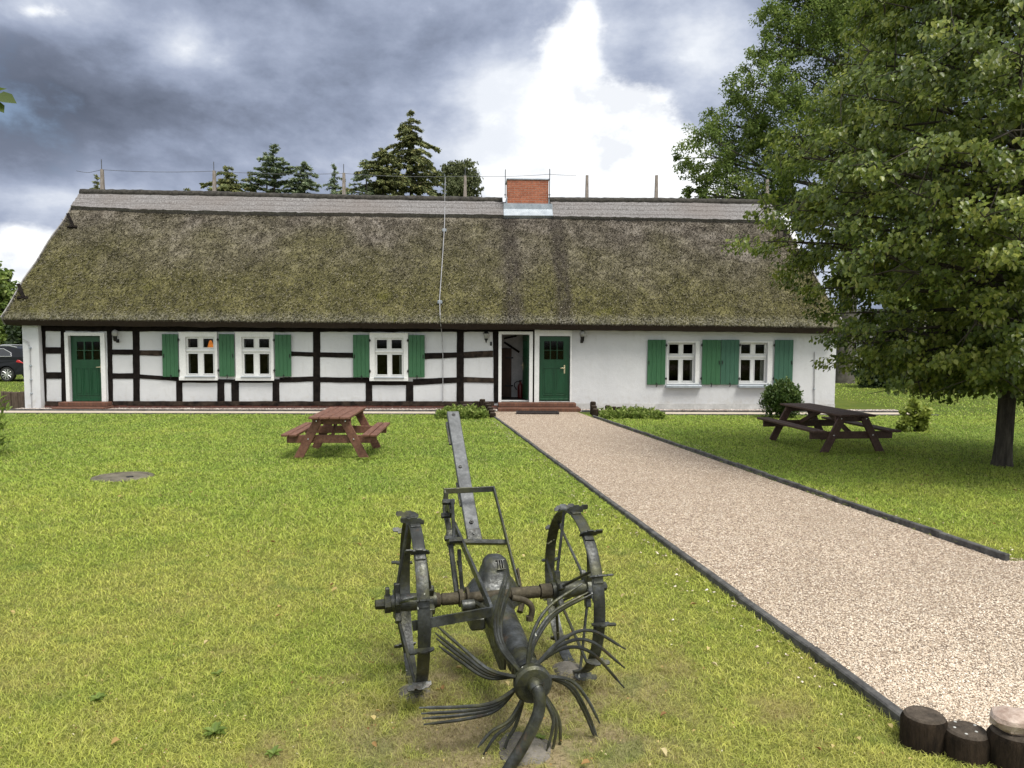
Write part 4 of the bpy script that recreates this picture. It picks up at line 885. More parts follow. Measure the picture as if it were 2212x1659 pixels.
# guard strap in front of the housing, bent to the left wheel
g0 = fl_m+Vector((.0, -.0, .03)); g1 = ZF(549, 965, -.42); g2 = ZF(195, 1030, -.40); g0 = MX(*z7(383, 585), r=-.115)
cr = bez([g0.lerp(g1, .93), g1+Vector((-.004, .004, -.0)), g1.lerp(g2, .08)], 5)
def strap(pts, w, t):
    m = MB(); n = len(pts); vs = []
    for i, p in enumerate(pts):
        d = (pts[min(i+1, n-1)]-pts[max(i-1, 0)]).normalized(); up = Vector((0, 0, 1)); up = (up-d*up.dot(d)).normalized(); sd = d.cross(up)
        vs += [p+up*w/2+sd*t/2, p+up*w/2-sd*t/2, p-up*w/2-sd*t/2, p-up*w/2+sd*t/2]
    return m.add(vs, [(i*4+k, i*4+(k+1) % 4, (i+1)*4+(k+1) % 4, (i+1)*4+k) for i in range(n-1) for k in range(4)]+[(3, 2, 1, 0), tuple(range(4*n-4, 4*n))])
strap([g0]+cr+[g2], .046, .014).build('guard_strap', ci, dig)
# toothed quadrant, lever rods, crank
q0 = ZR(352, 560, -.155); m = MB(); n = 14; vs = []
for i in range(n+1):
    t = math.radians(35+95*i/n); r1 = .155 if i % 2 else .138
    for (r_, x) in ((.10, -.008), (r1, -.008), (r1, .008), (.10, .008)): vs.append((q0.x+x, q0.y-.05+math.cos(t)*r_, q0.z-.03+math.sin(t)*r_))
m.add(vs, [(i*4+k, i*4+(k+1) % 4, (i+1)*4+(k+1) % 4, (i+1)*4+k) for i in range(n) for k in range(4)]+[(3, 2, 1, 0), tuple(range(4*n, 4*n+4))])
m.build('toothed_quadrant', ci, dig)
m = MB(); m.tube(bez([ZR(345, 440, -.15), ZR(340, 510, -.16), ZR(352, 580, -.16), ZR(366, 655, -.15)], 4), .016, 8); m.tube([ZR(372, 470, -.145), ZR(380, 640, -.145)], .011, 8); m.tube([ZR(362, 650, -.155), ZR(392, 880, -.15)], .017, 8); m.tube([ZR(402, 690, -.13), ZR(416, 880, -.12)], .012, 8)
m.tube(bez([ZR(395, 740, -.14), ZR(420, 850, -.11), ZR(455, 910, -.09), ZF(500, 950, -.2), ZF(540, 962, -.25)], 5), .006, 6)
for (a, b) in ((350, 480), (345, 540), (360, 640), (380, 650)): p = ZR(a, b, -.17); m.tube([p+Vector((-.03, 0, 0)), p+Vector((.045, 0, 0))], .018, 8)
m.obox(ZR(365, 640, -.15), Vector((1, 0, 0)), Vector((0, .7, .7)), Vector((0, -.7, .7)), .025, .045, .03, .006)
m.build('lever_linkage', ci, dig, True, 35)
m = MB(); m.tube(bez([ZF(640, 905, -.14), ZF(690, 915, -.15), ZF(718, 935, -.15), ZF(726, 965, -.15), ZF(716, 1005, -.15)], 5), .016, 10); m.tube([ZF(716, 985, -.15), ZF(716, 1005, -.15)], .021, 8); m.build('crank', M['rustaxle'], dig, True)
m = MB(); m.tube([ZF(415, 940, -.17), ZF(470, 935, -.17)], .028, 12); m.tube([ZF(470, 925, -.17), ZF(520, 955, -.17)], .014, 8); m.box(gc.x-.17, gc.x-.09, -.13, .02, gc.z-.10, gc.z-.03, .01); m.build('grease_box', ci, dig, True, 35)
# stones carrying the wheels and the pipe
def stone(x, y, sx, sy, sz, label, mat='rubble', seed=0, dz=0.0, group=None):
    n1, n2 = 14, 9; vs = []; fs = []
    for j in range(n2+1):
        ph = PI*j/n2
        for i in range(n1):
            t = 2*PI*i/n1; d = Vector((math.sin(ph)*math.cos(t), math.sin(ph)*math.sin(t), math.cos(ph))); k = max(abs(d.x), abs(d.y), abs(d.z))**-.45; r_ = k*(1+.22*mnoise.noise(d*1.6+Vector((seed, 3, 1))))
            vs.append((d.x*sx*r_, d.y*sy*r_, d.z*sz*r_))
    fs = [(j*n1+i, j*n1+(i+1) % n1, (j+1)*n1+(i+1) % n1, (j+1)*n1+i) for j in range(n2) for i in range(n1)]
    o = MB().add(vs, fs).build('stone', M[mat], None, True, 30); o.location = lawnpt(x, y, dz); return tag(o, label, 'stone', group)
w_ = lambda p: DO+dr*p.x+df*p.y
a = w_(wr_); stone(a.x-.02, a.y-.06, .09, .11, .05, 'grey stone wedged under the right digger wheel', 'rubble', 3, .0, 'stones under the digger'); b = w_(wl_); stone(b.x+.02, b.y-.10, .09, .11, .035, 'flat grey stone under the left digger wheel', 'rubble', 8, -.005, 'stones under the digger')
p = G(1120, 1625); stone(p.x+.03, p.y+.02, .12, .15, .022, 'flat grey stone under the bent pipe of the digger', 'rubble', 5, -.006, 'stones under the digger')
# ================================================================== LOG PALISADES
def log(x, y, r, h, label, group, mat='log', top='log_top', sq=False, z0=None):
    t = empty('palisade_log', (x, y, gz(x, y) if z0 is None else z0), random.uniform(0, 6), label=label, cat='log', group=group)
    MB().lathe([(-.1, r), (h-.030, r), (h-.0095, r-.012)], (0, 0, 0), (0, 0, 1), 20, jitter=.012).build('log_side', M[mat], t, True, 40)
    MB().lathe([(h-.0095, r-.0122), (h, r-.022), (h+.001, 0)], (0, 0, 0), (0, 0, 1), 20, jitter=.012).build('log_end', M[top], t)
    return t
nm = ['short round palisade log at the end of the kerb with cracked top', 'palisade log with white specks between the cracked log and stone log', 'palisade log carrying the pink stone at the path corner', 'palisade log beyond the stone at the frame edge', 'palisade log outermost in the row by the gravel']
for i, (x, y) in enumerate(logrow): log(x, y, .098, (.15, .125, .16, .13, .14)[i], nm[i], 'logs edging the gravel corner')
lg2 = [o_ for o_ in bpy.data.objects if o_.get('label') == nm[1]][0]; m = MB()
for dx, dy in ((-.05, .02), (-.02, -.03), (.04, -.045), (.055, .03), (.0, .05)): m.lathe([(.1262, .007), (.1275, .005), (.1278, 0)], (dx, dy, 0), (0, 0, 1), 7)
m.build('white_specks', M['curtain'], lg2)['kind'] = 'stuff'
o = stone(logrow[2][0]+.02, logrow[2][1]+.01, .105, .08, .042, 'pinkish stone lying on top of a palisade log', 'stone', 13, .16+.038)
m = MB()
# far palisades by the house
row = [(992, 876, 'low first log of the palisade by the herb bed'), (1003.5, 874, 'second low palisade log left of the doorway bed'), (1018, 872, 'third palisade log in the row along the house'), (1029, 866.5, 'palisade log just before the tallest corner log'), (1042, 862, 'tallest corner log of the palisade left of the path')]
for i, (px, pt, lab) in enumerate(row):
    p = PY(px, pt, 22.35); z = gz(p.x, 22.35); log(p.x, 22.35, .085, p.z-z, lab, 'palisade logs left of the path')
for i, (px, pt, D, lab) in enumerate(((1051, 868, 22.0, 'tall log after the corner of the left palisade'), (1055.5, 873, 21.7, 'log in the descending part of the left palisade'), (1059, 879, 21.35, 'middle log of the descending left palisade'), (1062, 885, 21.0, 'lower log near the end of the left palisade'), (1064.5, 891, 20.6, 'last lowest log of the left palisade by the path'))):
    p = PY(px, pt, D); log(p.x, D, .085, p.z-gz(p.x, D), lab, 'palisade logs left of the path')
for i, (px, pt, D, lab) in enumerate(((1281, 867.4, 22.3, 'tallest log at the right path edge by the steps'), (1283, 876, 21.75, 'middle log at the right path edge'), (1286.5, 883, 21.2, 'lowest log at the right path edge by the kerb'), (1313, 875.5, 22.3, 'first of three low logs in the right herb bed'), (1326, 878, 22.25, 'second of three low logs in the right herb bed'), (1339, 879, 22.2, 'third of three low logs in the right herb bed'))):
    p = PY(px, pt, D); log(p.x, D, .085, p.z-gz(p.x, D), lab, 'palisade logs right of the path')
xw = hw(XL-.1, 0).x
for i in range(9):
    x = xw-.15-i*.215; lab = 'brown squared palisade log left of the white corner pier' if i == 0 else f'brown palisade log {["", "second", "third", "fourth", "fifth", "sixth", "seventh", "eighth", "ninth"][i]} from the white corner pier'
    t = empty('palisade_log', (x, 23.3+.01*(i % 2), 0), 0, label=lab, cat='log', group='brown logs left of the house'); MB().box(-.1, .1, -.09, .09, -.1, .52+random.uniform(-.02, .02), .02).build('log_side', M['log_brown'], t)
# manhole cover
p = G(265, 1032); t = empty('manhole_cover', (p.x, p.y, p.z), 0, label='round grey concrete manhole cover set in the left lawn', cat='manhole cover')
MB().lathe([(-.05, .40), (.012, .40), (.02, .39), (.02, .335), (.012, .33), (.012, .0)], (0, 0, 0), (0, 0, 1), 32).build('cover', M['cover'], t, True, 30)
MB().lathe([(.0122, .05), (.022, .045), (.0222, 0)], (.1, .0, 0), (0, 0, 1), 12).build('lifting_plug', M['iron'], t)
# ================================================================== CAR
def car(loc, rz, label):
    """side profile along x, rear towards +x"""
    t = empty('parked_car', loc, rz, label=label, cat='car')
    prof = [(-2.3, .32), (-2.36, .55), (-2.30, .80), (-2.15, .93), (-1.25, 1.05), (-.85, 1.12), (2.16, 1.16), (2.28, 1.02), (2.36, .80), (2.36, .60), (2.28, .36)]
    arch = lambda cx: [(cx+.40*math.cos(a), .36+.40*math.sin(a)) for a in np.linspace(-.1, PI+.1, 12)]
    low = [(2.28, .36)]+[p for p in arch(1.45)]+[p for p in arch(-1.4)]+[(-2.3, .32)]
    pts = prof+low[1:-1]; n = len(pts); vs = []
    for y, s in ((-.92, 1.0), (-.80, 1.0), (.80, 1.0), (.92, 1.0)):
        for (x, z) in pts: vs.append((x*(1 if abs(y) > .9 else 1.0), y if not (abs(y) > .9 and z > 1.0) else y*.97, z))
    MB().add(vs, [(k*n+i, k*n+(i+1) % n, (k+1)*n+(i+1) % n, (k+1)*n+i) for k in range(3) for i in range(n)]+[tuple(range(n)), tuple(range(4*n-1, 3*n-1, -1))]).build('body', M['carpaint'], t)
    gp = [(-.95, 1.10), (-.25, 1.58), (.4, 1.66), (1.5, 1.64), (1.95, 1.56), (2.22, 1.14)]; k = len(gp)
    MB().add([(x, y*(1-.20*max(0, z-1.12)/.5), z) for y in (-.88, .88) for x, z in gp], [tuple(range(k)), tuple(range(2*k-1, k-1, -1))]+[(i, i+1, k+i+1, k+i) for i in range(k-1)]).build('cabin', M['carpaint'], t)
    for s in (-1, 1):
        wp = [(-.62, 1.17), (-.18, 1.50), (.5, 1.56), (1.25, 1.54), (1.62, 1.36), (1.68, 1.19)]; kk = len(wp)
        yy_ = lambda z: s*(.885*(1-.20*max(0, z-1.12)/.5)+.004)
        MB().add([(x, yy_(z), z) for x, z in wp]+[(x, yy_(z)-s*.03, z) for x, z in wp], [tuple(range(kk)), tuple(range(2*kk-1, kk-1, -1))]+[(i, (i+1) % kk, kk+(i+1) % kk, kk+i) for i in range(kk)]).build('side_window', M['carglass'], t)
        MB().tube([(x, yy_(z)+s*.004, z) for x, z in wp+[wp[0]]], .016, 6).build('window_trim', M['chrome'], t)
        MB().tube([(-.1, s*.70, 1.62), (.3, s*.70, 1.71), (1.5, s*.70, 1.69), (1.85, s*.70, 1.61)], .02, 6).build('roof_rail', M['chrome'], t)
        MB().add([(x, s*y, z) for (x, y, z) in ((1.92, .925, .93), (2.30, .90, .86), (2.372, .72, .88), (2.372, .72, 1.02), (2.24, .88, 1.06), (1.98, .925, 1.03))]+[(x-.06, s*(y-.05), z) for (x, y, z) in ((1.92, .925, .93), (2.30, .90, .86), (2.372, .72, .88), (2.372, .72, 1.02), (2.24, .88, 1.06), (1.98, .925, 1.03))], [tuple(range(6)), tuple(range(11, 5, -1))]+[(i, (i+1) % 6, 6+(i+1) % 6, 6+i) for i in range(6)]).build('tail_light', M['tail'], t)
        for cx_ in (1.45, -1.4):
            w = MB().lathe([(-.11, .24), (-.10, .335), (-.04, .355), (.04, .355), (.10, .335), (.11, .24)], (cx_, s*.80, .355), (0, 1, 0), 28).build('wheel', M['rubber'], t, True, 40)
            r_ = MB().lathe([(0, .05), (.02, .05), (.021, 0)], (cx_, s*.895, .355), (0, s, 0), 12).lathe([(.0, .245), (.02, .25), (.02, .225), (0, .22)], (cx_, s*.89, .355), (0, s, 0), 28)
            for q in range(10): a = 2*PI*q/10; r_.bar((cx_+math.cos(a)*.04, s*.905, .355+math.sin(a)*.04), (cx_+math.cos(a)*.23, s*.905, .355+math.sin(a)*.23), (0, s, 0), .05, .02, .004)
            r_.build('rim', M['chrome'], w)
    MB().box(2.30, 2.38, -.7, .7, .62, .72, .02).build('rear_bumper', M['iron'], t)
    return t
p = PY(14.8, 811, 36.0); car((p.x-1.45, 36.9, .0), 0, 'black estate car parked on grass left of the house')
# ================================================================== TREES AND SHRUBS
def clump_leaves(C, R, per, flat=.7):
    """leaf positions round clump centres C with radii R"""
    n = len(C)*per; c = np.repeat(C, per, 0); r = np.repeat(R, per)
    d = sph(n)*(rng.random((n, 1))**.45); d[:, 2] *= flat
    return c+d*r[:, None], c
def limb(mb, a, b, r0, r1, sag=.0, n=6, wig=.06):
    a = Vector(a); b = Vector(b); L = (b-a).length; pts = []
    o = Vector((random.uniform(-1, 1), random.uniform(-1, 1), random.uniform(-.5, .5)))*L*wig
    for k in range(n+1):
        t = k/n; p = a.lerp(b, t)+o*math.sin(PI*t)+Vector((0, 0, -sag*L*t*t+sag*L*t)); pts.append(p)
    mb.tube(pts, [r0+(r1-r0)*k/n for k in range(n+1)], 7); return pts
def blob_tree(name, base, top, blobs, nleaf, size, mat, label, cat='tree', trunk_r=.3, bark='bark_grey', per=26, tmpl=LEAF, group=None, flat=.8, droop=.5, limbs=True, crown='crown', cr=(.16, .30)):
    b = Vector(base); t = empty(name, b, 0, label=label, cat=cat, group=group); tp = Vector(top)-b
    if limbs:
        mb = MB(); mb.tube([(0, 0, -.2), tp*.03+Vector((0, 0, .05)), tp*.3+Vector((.02*tp.z*.2, 0, 0)), tp*.65, tp], [trunk_r*1.35, trunk_r*1.05, trunk_r*.85, trunk_r*.55, trunk_r*.12], 12)
        mb.build('trunk', M[bark], t, True); lm = MB()
        for (c, r) in blobs:
            cc = Vector(c)-b; h = max(.2, min(.95, (cc.z-r*.9)/max(tp.z, .1))); a = tp*h; limb(lm, a, cc, trunk_r*.38*(1-.5*h), trunk_r*.07, .035)
            for k in range(5):
                e = cc+Vector(sph(1)[0])*r*.85; limb(lm, a.lerp(cc, .6), e, trunk_r*.12, trunk_r*.03, .05)
        lm.build('branch', M[bark], t, True)
    C = []; Rr = []; vol = np.array([r**2 for _, r in blobs]); ncl = max(len(blobs), nleaf//per); cnt = np.maximum(1, (ncl*vol/vol.sum()).astype(int))
    for (c, r), m_ in zip(blobs, cnt):
        d = sph(m_)*(.45+.55*rng.random((m_, 1))**.6); C.append(np.array(c)-np.array(b)+d*r); Rr.append(r*rng.uniform(cr[0], cr[1], m_))
    C = np.concatenate(C); Rr = np.concatenate(Rr); P, c = clump_leaves(C, Rr, per, flat)
    D = sph(len(P))*.7+(P-c)/np.repeat(Rr, per)[:, None]*.6+np.array([0, 0, -droop]); cl = np.repeat(rng.random(len(C)), per)
    up = sph(len(P))*.6+np.array([0, 0, 1.0])
    leaf_mesh(crown, P, D, size*rng.uniform(.7, 1.25, len(P)), np.clip(rng.random(len(P))*.62+cl*.38, 0, 1), M[mat], t, tmpl, up); return t
def pxb(px, py, Y, rpx): p = PY(px, py, Y); return ((p.x, p.y, p.z), rpx*Y/FPX)
# ---- lime tree on the right
TB = G(2166, 1008); TB = Vector((TB.x, TB.y, gz(TB.x, TB.y)))
lime = empty('lime_tree', TB, 0, label='leafy lime tree with dark trunk on the lawn, overhanging the right table', cat='tree')
tr = MB(); TH = 10.2
tz = [-.2, 0, .10, .35, 1.0, 1.8, 3.2, 5.5, 8, TH]; trr = [.20, .158, .140, .128, .120, .116, .11, .09, .06, .015]
tr.tube([(.03*math.sin(z*.9), .02*math.cos(z), z) for z in tz], trr, 22)
rv = []
for (x, y, z) in tr.v:
    a = math.atan2(y, x); k = 1+.05*mnoise.noise((math.cos(a)*3, math.sin(a)*3, z*1.3))+(.10*max(0, math.sin(a*3+1))*max(0, 1-z/.3) if z < .3 else 0); rv.append((x*k, y*k, z))
tr.v = rv; tr.build('trunk', M['bark'], lime, True)
prof_z = [1.0, 1.3, 1.6, 2.2, 3.0, 3.8, 4.8, 5.6, 6.2, 7.4, 9.0, 10.4]; prof_r = [.6, 1.5, 2.3, 3.1, 3.9, 4.0, 3.95, 3.75, 3.0, 2.5, 1.8, .4]
lm = MB(); CC = []; CR = []; g_ = PI*(3-math.sqrt(5))
nl = 200
for i in range(nl):
    f = i/150 if i < 150 else (i-150)/50*.40+.03; h = 1.35+f*8.1; a = i*g_+random.uniform(-.3, .3); ze = h+random.uniform(-.1, .9)*(.3+.9*f)+(-.35 if f < .15 else .15)
    R_ = float(np.interp(ze, prof_z, prof_r))*(.97+.12*mnoise.noise((math.cos(a)*1.6, math.sin(a)*1.6, ze*.7))+random.uniform(-.16, .02))
    R_ = min(R_, 3.8); e = Vector((math.cos(a)*R_, math.sin(a)*R_, ze)); pts = limb(lm, (0, 0, h), e, .045*(1.15-f), .008, .10 if f > .2 else .05, 7, .05)
    for k in range(3, 8):
        p = pts[k]; rd = math.hypot(p.x, p.y)
        for q in range(3 if k > 4 else 2):
            tw = p+Vector((random.gauss(0, .30), random.gauss(0, .30), random.gauss(-.02, .28)))
            if k > 3: limb(lm, p, tw, .010, .003, .0, 3)
            CC.append(tw); CR.append(random.uniform(.17, .33))
lm.build('branch', M['bark'], lime, True)
CC = np.array([tuple(c) for c in CC]); CR = np.array(CR)
keep = CC[:, 2] > 1.16+.10*np.sin(CC[:, 0]*3); CC, CR = CC[keep], CR[keep]
per = 68; P, c = clump_leaves(CC, CR, per, .55); n = len(P)
outw = P.copy(); outw[:, 2] = 0; outw /= np.linalg.norm(outw, axis=1, keepdims=True)+1e-6
D = sph(n)*.65+outw*.45+np.array([0, 0, -.75]); up = sph(n)*.35+outw*.35+np.array([0, 0, .9])
cl = np.repeat(rng.random(len(CC)), per)
leaf_mesh('crown', P, D, rng.uniform(.050, .090, n), np.clip(rng.random(n)*.55+cl*.40, 0, .95), M['lime'], lime, LEAF, up)
k = rng.choice(n, 4200); PB = P[k]; D = sph(4200)*.35+np.array([0, 0, -1.0])
leaf_mesh('flower_bracts', PB, D, rng.uniform(.08, .13, 4200), .93+.07*rng.random(4200), M['lime'], lime, NARROW*np.array([1.1, 1, 1]), sph(4200)*.5+outw[k])['kind'] = 'stuff'
# ---- tall ash behind the right end of the house
ab = [pxb(1520, 330, 36, 62), pxb(1560, 415, 36.5, 70), pxb(1590, 270, 37, 75), pxb(1640, 180, 36, 75), pxb(1625, 365, 37.5, 90), pxb(1680, 80, 36.5, 62), pxb(1700, 280, 37, 95), pxb(1745, 20, 37, 85), pxb(1780, 165, 37.5, 110),
      pxb(1740, 395, 38, 85), pxb(1870, 70, 38, 110), pxb(1900, 240, 38, 120), pxb(1830, -70, 38, 110), pxb(1980, 40, 39, 120), pxb(2060, 200, 39, 130), pxb(1970, -120, 39, 130), pxb(2120, -20, 40, 130), pxb(1860, 420, 39, 90), pxb(1690, 470, 38, 60), pxb(1500, 425, 37, 35), pxb(2010, 380, 40, 110), pxb(1735, -30, 37.5, 70)]
blob_tree('ash_tree', (16.6, 38.5, 0), (17.0, 38.5, 18), ab, 190000, .125, 'ash', 'huge green ash tree rising behind the right end of the house', trunk_r=.45, per=60, tmpl=LEAF*np.array([.75, 1, 1]), cr=(.13, .27), droop=.35)
# ---- conifers beyond the ridge
def conifer(name, px, py, Y, half_px, at_py, mat, label, dens=1.0, droop=.35, lw=.62, power=1.0, sparse=1.0, tops=0, group='conifers behind the thatched ridge'):
    tip = PY(px, py, Y); H = tip.z; t = empty(name, (tip.x, Y, 0), 0, label=label, cat='conifer', group=group)
    RR = half_px*Y/FPX; Hr = H-PY(px, at_py, Y).z
    bm_ = MB(); bm_.tube([(0, 0, -.2), (0, 0, H*.5), (.04, 0, H*.85), (0, 0, H)], [.014*H+.04, .009*H+.02, .05, .008], 8)
    Ps = []; Ds = []; Ss = []; Us = []; z = H-.10; wh = 0
    zmin = max(1.0, H-Hr*1.75)
    while z > zmin:
        fr = ((H-z)/Hr)**power; L = RR*min(fr, 1.35)*1.0+.05; nb = 5 if wh < 2 else random.randint(6, 8)
        for k in range(nb):
            if random.random() > sparse: continue
            a = 2*PI*k/nb+wh*.7+random.uniform(-.3, .3); l = L*random.choice((.35, .55, .8, 1.0, 1.2, 1.45))*random.uniform(.85, 1.1); d = Vector((math.cos(a), math.sin(a), 0)); zz = z+random.uniform(-.12, .12)
            pts = [Vector((0, 0, zz))+d*l*s_+Vector((0, 0, (.25*s_-droop*1.6*s_*s_+.35*droop*s_**4)*l)) for s_ in np.linspace(0, 1, 6)]
            bm_.tube(pts, [.02+.012*l*(1-i/5) for i in range(6)], 5)
            m_ = max(10, int((30+95*l)*dens)); s_ = rng.random(m_)**.8; base = np.array([tuple(p) for p in pts]); q = np.stack([np.interp(s_, np.linspace(0, 1, 6), base[:, j]) for j in range(3)], 1)
            side = np.array((-d.y, d.x, 0)); sg = rng.choice([-1, 1], m_)[:, None]
            Ps.append(q+rng.normal(size=(m_, 3))*.04); Ds.append(np.array(d)*.55+side*sg*rng.uniform(.3, 1.1, (m_, 1))+np.array([0, 0, -1])*rng.uniform(.0, 1.3, (m_, 1))*droop*2+rng.normal(size=(m_, 3))*.15)
            Ss.append(rng.uniform(.20, .42, m_)*(.45+.55*min(1, l/1.4))*lw*.72)
        z -= random.uniform(.36, .62)*(1 if wh > 3 else .75); wh += 1
    # leader shoots
    m_ = 60; Ps.append(np.stack([rng.normal(size=m_)*.02, rng.normal(size=m_)*.02, H-rng.random(m_)*1.1], 1)); Ds.append(sph(m_)*.6+np.array([0, 0, .5])); Ss.append(rng.uniform(.08, .18, m_))
    bm_.build('trunk', M['bark'], t, True)
    P = np.concatenate(Ps); D = np.concatenate(Ds); n = len(P)
    leaf_mesh('crown', P, D, np.concatenate(Ss), rng.random(n), M[mat], t, NARROW*np.array([1.5, 1, 1]))
    return t
conifer('spruce_tree', 887, 241, 48, 108, 410, 'spruce', 'tallest spruce with drooping sprays, peak high above the ridge', 1.9, .42, .85, .9)
conifer('spruce_tree', 826, 322, 46, 62, 410, 'spruce', 'broad dark spruce touching the left side of the tallest spruce', 2.4, .3, .85, .7)
conifer('spruce_tree', 790, 343, 45, 36, 410, 'fir', 'thin see-through spruce left of the broad dark spruce', .5, .25, .9, .8, .6)
conifer('spruce_tree', 722, 357, 47, 21, 412, 'fir', 'small narrow spruce standing alone between two ridge posts', 1.0, .3, .8)
conifer('fir_tree', 656, 350, 48, 28, 405, 'fir', 'dark compact fir right of the bushy pale topped fir', 1.8, .25, .9, .6)
conifer('fir_tree', 590, 313, 48, 46, 405, 'fir', 'bushy fir with thin pale top above the left window pair', 1.1, .1, 1.0, .75, .85)
conifer('fir_tree', 574, 330, 49, 24, 410, 'fir', 'slim pale fir tip overlapping the bushy fir', .7, .1, .8, .8, .7)
conifer('spruce_tree', 489, 360, 47, 44, 415, 'spruce', 'short dark spruce right of the second ridge post', 1.5, .3, 1.0, .7)
conifer('spruce_tree', 540, 372, 48, 26, 418, 'spruce', 'low spruce tip between the short dark spruce and pale fir', 1.0, .2, .9, .8, .8)
conifer('spruce_tree', 209, 379, 47, 15, 425, 'spruce', 'spruce tip peeping over the ridge by the left gable', .9, .3, .8)
conifer('spruce_tree', 405, 408, 50, 16, 432, 'spruce', 'barely visible spruce tip between the first and second ridge posts', .9, .3, .8)
for (bl, lab) in (([pxb(975, 372, 43, 22), pxb(1005, 368, 43, 24), pxb(1018, 400, 43, 22), pxb(985, 405, 42.5, 26), pxb(1000, 440, 43, 30)], 'pale weeping birch right of the tallest spruce'),):
    c = bl[4][0]; blob_tree('birch_tree', (c[0], c[1], 0), (c[0], c[1], 11.2), bl, 8000, .12, 'birch', lab, trunk_r=.14, per=30, droop=1.2, cr=(.3, .5))
# ---- trees at the left behind the car, and at the right
bl = [pxb(-20, 640, 52, 55), pxb(22, 700, 50, 45), pxb(10, 640, 53, 30), pxb(-60, 700, 52, 60), pxb(40, 735, 50, 32), pxb(-10, 745, 51, 45)]
blob_tree('broadleaf_tree', (-34.2, 51.5, 0), (-34.4, 51.5, 5), bl, 9000, .28, 'ash', 'dark green tree behind the black car at the left edge', trunk_r=.22, per=32)
bl = [pxb(60, 740, 44, 40), pxb(95, 720, 46, 55), pxb(130, 740, 46, 60), pxb(40, 705, 46, 25)]
blob_tree('broadleaf_bush', (-27.6, 45.5, 0), (-27.6, 45.5, 2.2), bl, 5000, .25, 'darkhedge', 'bush half hidden behind the white corner pier', 'bush', trunk_r=.12, per=30)
bl = [pxb(0, 590, 90, 20), pxb(-30, 600, 90, 40), pxb(14, 603, 90, 14), pxb(-10, 625, 90, 25)]
blob_tree('far_tree', (-60.5, 90, 0), (-60.5, 90, 8), bl, 1800, .45, 'ash', 'far thin tree top over the dark tree at the left edge', trunk_r=.3, per=24)
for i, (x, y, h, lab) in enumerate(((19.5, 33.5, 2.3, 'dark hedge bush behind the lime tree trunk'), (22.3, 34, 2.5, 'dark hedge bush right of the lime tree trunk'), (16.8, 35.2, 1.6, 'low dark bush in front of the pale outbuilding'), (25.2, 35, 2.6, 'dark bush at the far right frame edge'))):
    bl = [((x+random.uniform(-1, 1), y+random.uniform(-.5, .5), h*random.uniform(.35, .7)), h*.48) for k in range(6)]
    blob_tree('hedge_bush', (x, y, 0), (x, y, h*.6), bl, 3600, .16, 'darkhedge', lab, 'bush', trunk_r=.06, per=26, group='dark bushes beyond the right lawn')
for (x, y, h, lab) in ((27, 52, 11, 'far leafy tree seen through the lime tree crown'), (36, 55, 12, 'far leafy tree beyond the right frame edge of the lawn'),):
    bl = [((x+random.uniform(-3, 3), y+random.uniform(-2, 2), h*random.uniform(.3, .85)), h*.24) for k in range(9)]
    blob_tree('far_tree', (x, y, 0), (x, y, h*.8), bl, 6500, .32, 'ash', lab, trunk_r=.3, per=30)
# ---- shrubs
p = G(1690, 903); bl = [((p.x+dx, p.y+dy, gz(p.x, p.y)+z), r) for dx, dy, z, r in ((-.2, 0, .38, .36), (.2, 0, .36, .36), (0, -.12, .58, .40), (0, .15, .55, .4), (-.22, .05, .66, .28), (.2, .05, .62, .30), (.02, 0, .82, .25))]
blob_tree('round_shrub', (p.x, p.y, gz(p.x, p.y)), (p.x, p.y, .6), bl, 9000, .075, 'shrubleaf', 'round dense green shrub before the right white wall', 'shrub', trunk_r=.05, per=22, droop=-.5, tmpl=NARROW*np.array([2, 1, 1]), cr=(.25, .45))
p = G(1975, 933); bl = [((p.x+dx, p.y, gz(p.x, p.y)+z), r) for dx, z, r in ((-.2, .2, .16), (.2, .2, .16), (0, .25, .2), (-.12, .45, .15), (.15, .45, .17), (.02, .65, .12), (-.28, .12, .12))]
blob_tree('young_shrub', (p.x, p.y, gz(p.x, p.y)), (p.x, p.y, .7), bl, 900, .10, 'youngleaf', 'small loose light green shrub on the right lawn', 'shrub', trunk_r=.02, per=14, droop=.1, cr=(.3, .6))
p = G(-48, 985); bl = [((p.x+dx, p.y+dy, gz(p.x, p.y)+z), r) for dx, dy, z, r in ((0, 0, .3, .35), (.15, 0, .45, .25), (-.3, 0, .5, .4), (.05, .1, .75, .25), (-.1, 0, .85, .28), (.22, -.1, .25, .2))]
blob_tree('willowy_shrub', (p.x-.1, p.y, gz(p.x, p.y)), (p.x-.1, p.y, .9), bl, 1500, .16, 'herb', 'narrow leaved shrub cut by the left frame edge', 'shrub', trunk_r=.03, per=14, droop=-.8, tmpl=NARROW, cr=(.35, .6))
